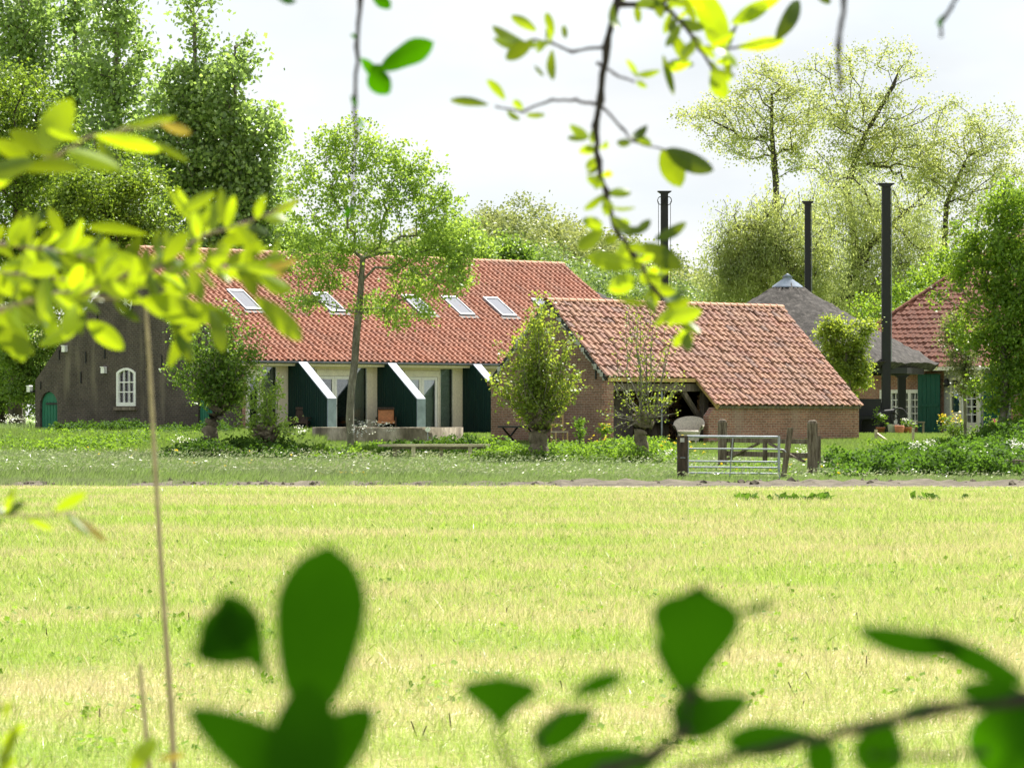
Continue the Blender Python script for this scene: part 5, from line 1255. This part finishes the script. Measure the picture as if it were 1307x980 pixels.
# ------------------------------------------------------------------ near branches: every leaf is a curved blade of its own
def leaf_surface(base, tip, w, roll=0.0, peak=.5, curl=.12, fold=.25, nx=12, notch=0.0, ny=3, full=.6, wave=0.0):
    """a folded, arching leaf from base to tip; w full width in metres, roll turns its face about its own axis"""
    base, tip = Vector(base), Vector(tip); ax = tip - base; L = ax.length; ax = ax.normalized()
    view = (base - Vector((0, 0, CAM_Z))).normalized(); side0 = ax.cross(view).normalized()
    side = Matrix.Rotation(roll, 3, ax) @ side0; nrm = side.cross(ax)
    vs, fs = [], []; m = 2 * ny + 1
    for i in range(nx + 1):
        t = i / nx
        pw = math.sin(math.pi * t ** (math.log(.5) / math.log(peak))) ** full if 0 < t < 1 else 0
        hw = w / 2 * max(pw, .03) * (1 + wave * math.sin(9 * t + 1))
        for j in range(-ny, ny + 1):
            u = j / ny
            tt = t + notch * (abs(u) ** 1.5) * (t ** 3) * .25
            v = base + ax * L * tt + side * hw * u + nrm * (curl * L * math.sin(math.pi * t) + fold * hw * abs(u))
            vs.append(v)
    for i in range(nx):
        for j in range(m - 1): fs.append((i * m + j, i * m + j + 1, (i + 1) * m + j + 1, (i + 1) * m + j))
    return vs, fs
def Q(D, p, dd=0.0): return P(p[0], p[1], D + dd)
def branch(name, label, D, twigs, leaves, twig_mat='twig', leafm='near_leaf', extra=None, parts=False, brown=None, seed=1):
    """twigs: [(points px, r0, r1)], leaves: [(base, tip, width px, opts)]"""
    rs = random.Random(seed); o = Q(D, twigs[0][0][0]); r = empty(name, o, 0, label, 'branch'); o = Vector(o)
    s = D / FPX; b = MB()
    for pts, r0, r1 in twigs:
        P3 = []; k = len(pts)
        for i in range(k - 1):
            a, c = Vector(Q(D, pts[i], pts[i][2] if len(pts[i]) > 2 else 0)), Vector(Q(D, pts[i + 1], pts[i + 1][2] if len(pts[i + 1]) > 2 else 0))
            for q in range(4): P3.append(a.lerp(c, q / 4) + (Vector((rs.gauss(0, .8), rs.gauss(0, .8), rs.gauss(0, .8))) * s if q or i else Vector((0, 0, 0))) - o)
        P3.append(c - o); n = len(P3)
        rad = [(r0 + (r1 - r0) * i / (n - 1)) * s * (1 + (.35 if i % 4 == 0 else 0) + rs.uniform(-.1, .1)) for i in range(n)]
        b.tube(P3, rad, 7)
    b.build('twig', M[twig_mat], r)
    fol = MB(); bro = MB()
    for lf in leaves:
        base, tip, w = lf[:3]; op = lf[3] if len(lf) > 3 else {}
        dd = op.get('d', rs.uniform(-.12, .12) * min(D, 4) / 4); d2 = op.get('t', rs.uniform(-.03, .03))
        vs, fs = leaf_surface(Q(D, base, dd if op.get('free', True) else 0), Q(D, tip, dd + d2), w * s, op.get('roll', rs.uniform(-.6, .6)), op.get('peak', rs.uniform(.45, .6)), op.get('curl', rs.uniform(-.12, .14)), op.get('fold', rs.uniform(.1, .4)), notch=op.get('notch', 0), full=op.get('full', .6), wave=op.get('wave', 0))
        vs = [v - o for v in vs]
        if op.get('part'): MB().add(vs, fs, True).build('leaf', M[leafm], r)
        elif op.get('brown'): bro.add(vs, fs, True)
        else: fol.add(vs, fs, True)
    if extra:
        for path, n, Lr, Wr in extra:                # more leaves in small rosettes along a twig
            segs = list(zip(path, path[1:])); lens = [math.dist(a[:2], c[:2]) for a, c in segs]
            for _ in range(n):
                (a, c) = rs.choices(segs, lens)[0]; t = rs.random(); px, py = a[0] + (c[0] - a[0]) * t, a[1] + (c[1] - a[1]) * t
                tx = math.atan2(c[1] - a[1], c[0] - a[0]); ang = tx + rs.choice((-1, 1)) * rs.uniform(.2, 1.5); L = rs.uniform(*Lr)
                dd = rs.uniform(-.2, .2); zt = rs.uniform(-.5, .5) * L * s
                vs, fs = leaf_surface(Q(D, (px, py), dd), Q(D, (px + L * math.cos(ang), py + L * math.sin(ang)), dd + zt), rs.uniform(*Wr) * s, rs.uniform(-1.1, 1.1), rs.uniform(.45, .6), rs.uniform(-.15, .15), rs.uniform(.1, .4))
                fol.add([v - o for v in vs], fs, True)
    if fol.v: fol.build('foliage', M[leafm], r)
    if bro.v: bro.build('young_leaves', M['near_brown'], r)
    return r
BR = {'brown': True}
branch('leafy_branch', 'sunlit leafy twig with one large upright leaf, upper one of the two left branches', 3.9,
       [([(-60, 235), (30, 213), (75, 197), (110, 176), (160, 166), (215, 158)], 3.2, 1.4)],
       [((55, 192), (92, 126), 40, {'roll': .1}), ((85, 192), (155, 216), 26), ((22, 216), (104, 216), 20, {'roll': .3}), ((120, 173), (206, 192), 20, {'roll': .2}), ((150, 165), (226, 150), 12), ((205, 158), (244, 170), 13, BR),
        ((195, 180), (242, 206), 10), ((70, 198), (12, 168), 26), ((45, 205), (-25, 222), 28), ((40, 205), (-10, 180), 22), ((125, 175), (155, 222), 20), ((20, 215), (-20, 245), 20), ((105, 180), (60, 165), 12)], 'pale_twig', seed=3)
branch('leafy_branch', 'broad mass of sunlit yellow green leaves reaching across the farmhouse gable', 4.3,
       [([(-60, 412), (0, 395), (60, 378), (110, 372), (160, 352), (200, 342), (250, 342), (345, 338)], 4, 1.6), ([(-60, 315), (0, 312), (60, 318), (110, 330), (170, 345)], 3, 1.5),
        ([(200, 342), (260, 300), (310, 285), (345, 272), (382, 256)], 2.4, 1.2), ([(60, 378), (130, 380), (190, 384), (240, 380)], 2.2, 1.2), ([(-40, 345), (30, 350), (90, 358), (140, 360)], 2, 1.2)],
       [((112, 410), (158, 446), 26, {'roll': .1}), ((178, 383), (262, 402), 36, {'roll': .15}), ((225, 392), (300, 412), 28), ((215, 395), (245, 462), 24), ((262, 398), (215, 470), 22), ((268, 395), (285, 450), 22), ((325, 378), (385, 434), 26, {'roll': .1}),
        ((282, 240), (292, 292), 18), ((283, 310), (325, 300), 20), ((345, 275), (384, 254), 12), ((8, 400), (30, 462), 34, {'roll': .1}), ((-10, 420), (42, 452), 30), ((215, 240), (245, 282), 12), ((240, 260), (225, 240), 8),
        ((190, 300), (110, 290), 16), ((232, 270), (275, 245), 16), ((330, 350), (372, 372), 22), ((300, 350), (372, 345), 13), ((312, 290), (342, 300), 16), ((60, 285), (8, 300), 18), ((80, 300), (62, 265), 18), ((10, 315), (60, 270), 18),
        ((195, 345), (120, 318), 20), ((160, 345), (180, 300), 20), ((140, 370), (90, 350), 22), ((330, 340), (380, 330), 10, BR), ((335, 338), (365, 352), 10, BR), ((110, 410), (50, 440), 20), ((95, 390), (85, 430), 22), ((60, 395), (70, 440), 20)],
       'pale_twig', extra=[([(-20, 400), (60, 378), (150, 356), (250, 342), (345, 338)], 74, (24, 52), (9, 20)), ([(-20, 312), (60, 318), (130, 335)], 34, (26, 52), (10, 20)), ([(200, 340), (260, 300), (340, 275)], 22, (26, 54), (11, 20)), ([(-20, 345), (60, 352), (140, 360)], 26, (30, 60), (12, 24)), ([(60, 378), (150, 382), (240, 380)], 16, (30, 56), (12, 22))], seed=5)
branch('leafy_branch', 'short twig with pale leaf tips low over the edge of the mown field', 3.7,
       [([(-60, 652), (0, 656), (40, 660), (90, 655), (118, 668)], 1.8, 1)],
       [((70, 652), (110, 628), 17), ((8, 655), (18, 622), 12), ((-5, 655), (32, 640), 14), ((35, 662), (68, 676), 10), ((100, 662), (136, 692), 9, BR), ((85, 656), (116, 684), 10), ((0, 660), (-20, 680), 14)], 'pale_twig', seed=6)
branch('leafy_branch', 'small upright leaf and shoots at the foot of the tall cane', 3.2,
       [([(165, 1060), (170, 1000), (185, 975)], 2, 1), ([(-30, 1040), (0, 980), (12, 930)], 2, 1)],
       [((165, 985), (200, 941), 24), ((200, 968), (236, 962), 8, BR), ((0, 950), (32, 922), 12), ((0, 975), (22, 925), 14), ((-5, 990), (20, 965), 12), ((5, 920), (12, 890), 7), ((-5, 905), (16, 900), 8)], 'pale_twig', seed=8)
branch('hanging_branch', 'hanging twig with backlit lime leaves down the middle of the sky', 5.0,
       [([(792, -60), (790, -5), (775, 60), (765, 130), (760, 160), (764, 205), (772, 245), (785, 290), (808, 325), (835, 368), (862, 400), (880, 425)], 5, 2.2), ([(775, 60), (730, 66), (705, 55), (680, 50)], 2.2, 1.2),
        ([(760, 133), (735, 128), (705, 129), (668, 142), (632, 136)], 2.2, 1.2), ([(762, 80), (785, 95), (810, 105)], 2, 1.2), ([(766, 135), (795, 165), (806, 180), (850, 192)], 2, 1), ([(825, -60), (832, -5), (870, 28), (893, 60), (912, 96)], 3.4, 1.8), ([(893, 60), (935, 62), (990, 52)], 1.8, 1), ([(790, 5), (835, 8), (880, -10)], 4, 3)],
       [((678, 57), (629, 49), 15), ((685, 40), (652, 20), 14), ((673, 55), (628, 33), 16), ((678, 58), (645, 75), 24), ((707, 46), (697, 16), 12), ((705, 63), (706, 103), 13), ((722, 50), (719, 32), 8), ((694, 98), (682, 84), 5),
        ((624, 134), (574, 128), 12), ((645, 128), (621, 102), 13), ((647, 142), (664, 153), 10), ((671, 147), (696, 147), 8), ((668, 140), (655, 128), 10), ((751, 177), (727, 159), 13), ((748, 179), (724, 175), 9), ((762, 190), (739, 195), 15), ((764, 190), (776, 182), 9),
        ((805, 183), (787, 181), 12), ((806, 178), (826, 160), 13), ((811, 176), (832, 184), 13), ((845, 191), (869, 239), 32, {'roll': .2}), ((850, 190), (911, 218), 26, {'roll': -.2}), ((771, 238), (749, 226), 12), ((780, 250), (806, 246), 8), ((776, 248), (768, 258), 9),
        ((814, 100), (799, 76), 8), ((812, 104), (826, 112), 8), ((850, 90), (882, 80), 13), ((814, 96), (843, 90), 10), ((888, -20), (927, 62), 36), ((933, 30), (982, 8), 18), ((938, 27), (997, -2), 19), ((938, 61), (1002, 52), 19), ((1020, 0), (990, 52), 22),
        ((908, 92), (926, 126), 25), ((846, 70), (860, 122), 10), ((852, 82), (886, 82), 13), ((913, 80), (940, 76), 10), ((900, 38), (926, 62), 18), ((855, 40), (875, 80), 16), ((905, 92), (935, 100), 12), ((870, 30), (850, 60), 12), ((830, 0), (900, -12), 14), ((1040, -12), (1060, 5), 12),
        ((768, 293), (744, 280), 14), ((770, 288), (742, 282), 16), ((771, 293), (737, 318), 20), ((808, 339), (748, 327), 24, {'roll': .1}), ((811, 355), (776, 370), 26, {'roll': .1}), ((811, 300), (830, 280), 13), ((835, 306), (876, 284), 15), ((817, 312), (871, 342), 27, {'roll': .1}), ((786, 287), (806, 293), 14),
        ((832, 367), (862, 372), 16), ((786, 382), (824, 388), 9), ((845, 408), (896, 396), 22), ((838, 400), (824, 380), 12), ((850, 392), (865, 372), 16), ((868, 420), (884, 438), 13), ((800, 320), (815, 345), 14), ((870, 405), (893, 425), 12), ((792, 300), (770, 310), 12), ((782, 4), (790, 38), 14), ((812, 8), (815, 30), 10)], 'twig', seed=9,
       extra=[([(770, 245), (785, 290), (808, 325), (835, 368), (880, 425)], 34, (16, 36), (8, 18)), ([(893, 60), (912, 96)], 5, (16, 30), (7, 13)), ([(832, -5), (870, 28), (893, 60), (935, 62)], 16, (18, 42), (8, 18)), ([(760, 160), (764, 205), (772, 245)], 8, (14, 26), (6, 13)), ([(705, 55), (680, 50)], 6, (12, 24), (6, 12)), ([(790, 5), (835, 8), (880, -10)], 10, (20, 40), (8, 18))])
branch('hanging_branch', 'thin hanging twig with a few dark leaves left of the middle of the sky', 4.4,
       [([(462, -60), (460, 0), (456, 60), (452, 130), (455, 170), (450, 215), (452, 250), (446, 280)], 3.2, 1.3)],
       [((484, 90), (554, 54), 32, {'roll': .1, 'wave': .1}), ((472, 92), (497, 120), 30, {'roll': .1}), ((474, 100), (490, 84), 20), ((460, 74), (478, 98), 16), ((474, -8), (498, 12), 20), ((458, 150), (463, 165), 6), ((350, -6), (378, 2), 10), ((452, 262), (438, 278), 9), ((448, 122), (456, 136), 7), ((448, 44), (458, 50), 6)], 'twig', leafm='near_dark', seed=10)
branch('bare_twig', 'bare dark twig hanging in front of the tallest thin tree', 3.8, [([(1080, -60), (1078, 0), (1070, 60), (1071, 92), (1073, 118)], 3.6, 2.4)], [((1068, 55), (1072, 72), 7)], 'twig', leafm='near_dark', seed=11)
branch('bare_twig', 'short bent bare twig tip at the top of the sky', 4.0, [([(1245, -60), (1220, 0), (1205, 22), (1200, 32), (1202, 48)], 3.0, 2.0)], [((1204, 20), (1198, 34), 8)], 'twig', leafm='near_dark', seed=12)
PT = lambda **k: dict(part=True, d=k.pop('d', 0.0), t=k.pop('t', 0.0), **k)
branch('dark_leaf_shoot', 'dark blurred shoot with one tall oval leaf and two side leaves close to the lens', 1.6,
       [([(395, 1250), (388, 1080), (384, 985), (388, 930), (398, 905)], 8, 6)],
       [((396, 920), (420, 694), 118, PT(roll=.12, peak=.56, curl=.03, fold=.1, full=.5, wave=.05)), ((425, 1015), (238, 903), 84, PT(roll=.05, peak=.32, d=-.04)), ((340, 1020), (478, 903), 92, PT(roll=-.05, peak=.32, d=-.03)), ((388, 1030), (394, 868), 92, PT(roll=.1, peak=.45, d=-.05)),
        ((346, 872), (284, 756), 60, PT(roll=.1, peak=.66, d=.05, full=.75)), ((244, 836), (334, 786), 56, PT(roll=.1, peak=.55, d=.05, full=.8)), ((262, 842), (300, 764), 50, PT(roll=.1, d=.05, full=.7)), ((250, 838), (325, 840), 24, PT(d=.05, roll=.1))], 'twig', leafm='near_dark', seed=13)
branch('dark_leaf_shoot', 'dark blurred leaves along the bottom with one wedge shaped leaf standing upright', 1.7,
       [([(700, 1200), (720, 1010), (770, 985), (840, 960), (876, 930), (882, 880)], 7, 8), ([(700, 1010), (655, 985), (636, 945)], 5, 3), ([(700, 985), (684, 940), (720, 900)], 4, 2)],
       [((637, 952), (640, 862), 102, PT(roll=.1, peak=.80, curl=.02, full=.8)), ((726, 888), (798, 860), 26, PT(roll=.2)), ((680, 952), (760, 905), 44, PT(roll=.1, peak=.40)), ((680, 1000), (842, 968), 62, PT(roll=.1)), ((878, 915), (896, 742), 116, PT(roll=.1, peak=.76, curl=.02, notch=-.3, full=.62)),
        ((858, 930), (958, 890), 54, PT(roll=.2, peak=.35)), ((872, 940), (896, 880), 56, PT(roll=.1)), ((878, 900), (836, 812), 22, PT(roll=.5, d=.06)), ((940, 782), (992, 770), 13, PT(roll=.2, d=.05))], 'twig', leafm='near_dark', seed=14)
branch('dark_leaf_shoot', 'dark blurred branch slanting in at the lower corner with drooping leaves', 1.75,
       [([(1420, 880), (1310, 892), (1200, 905), (1100, 928), (1000, 952), (920, 968), (860, 985)], 9, 4), ([(1260, 960), (1180, 965), (1110, 962)], 4, 2.5)],
       [((1312, 872), (1180, 806), 34, PT(roll=.2, peak=.5, curl=.1)), ((1235, 830), (1093, 803), 36, PT(roll=.2, peak=.5, curl=.12)), ((1320, 888), (1222, 880), 34, PT(roll=.2)), ((1205, 900), (1150, 912), 26, PT(roll=.3)), ((1048, 938), (925, 946), 46, PT(roll=.2, peak=.6)), ((1040, 935), (1052, 1005), 44, PT(roll=.2)),
        ((1138, 920), (1108, 990), 68, PT(roll=.1, peak=.6)), ((1312, 895), (1262, 995), 104, PT(roll=.1, peak=.55)), ((1335, 880), (1300, 970), 70, PT(roll=.2))], 'twig', leafm='near_dark', seed=15)
def cane(pts, D, r0, r1, label):
    o = Q(D, pts[-1]); g = MB(); P3 = [Vector(Q(D, p)) for p in pts]; base = Vector((P3[-1].x + .05, D, 0)); P3 = P3 + [base]
    n = len(P3); ob = g.tube([p - base for p in P3], [(r0 + (r1 - r0) * min(1, i / (n - 2))) * D / FPX for i in range(n)], 8).build('dry_cane', M['cane']); ob.location = base; tag(ob, label, 'cane')
cane([(186, 392), (190, 450), (196, 560), (203, 680), (211, 800), (218, 900), (223, 1000)], 5.2, 2.2, 4.4, 'tall dry cane rising from the meadow edge up to the sunlit leaves')
cane([(179, 848), (182, 890), (188, 950), (192, 1000)], 4.6, 2.4, 3.4, 'short broken cane left of the tall one')

# unseen foliage added above the lens to shade the lowest shoots
def overhead():
    c0 = Vector((.36, 2.35, 2.55)); r = empty('added_shade_branch', c0, 0, 'unseen leafy branch added above the lens to shade the lowest shoots', 'branch')
    c = in_blobs([(0, 0, 0, .55, .38, .16)], 90); skeleton([(.9, .6, 1.2), (.5, .3, .5), (.2, .1, .12)], .012, c, 'twig', M['twig'], r, tip=.002)
    foliage('foliage', c, M['near_dark'], r, .06, 26, .07, .8, .6)
overhead()
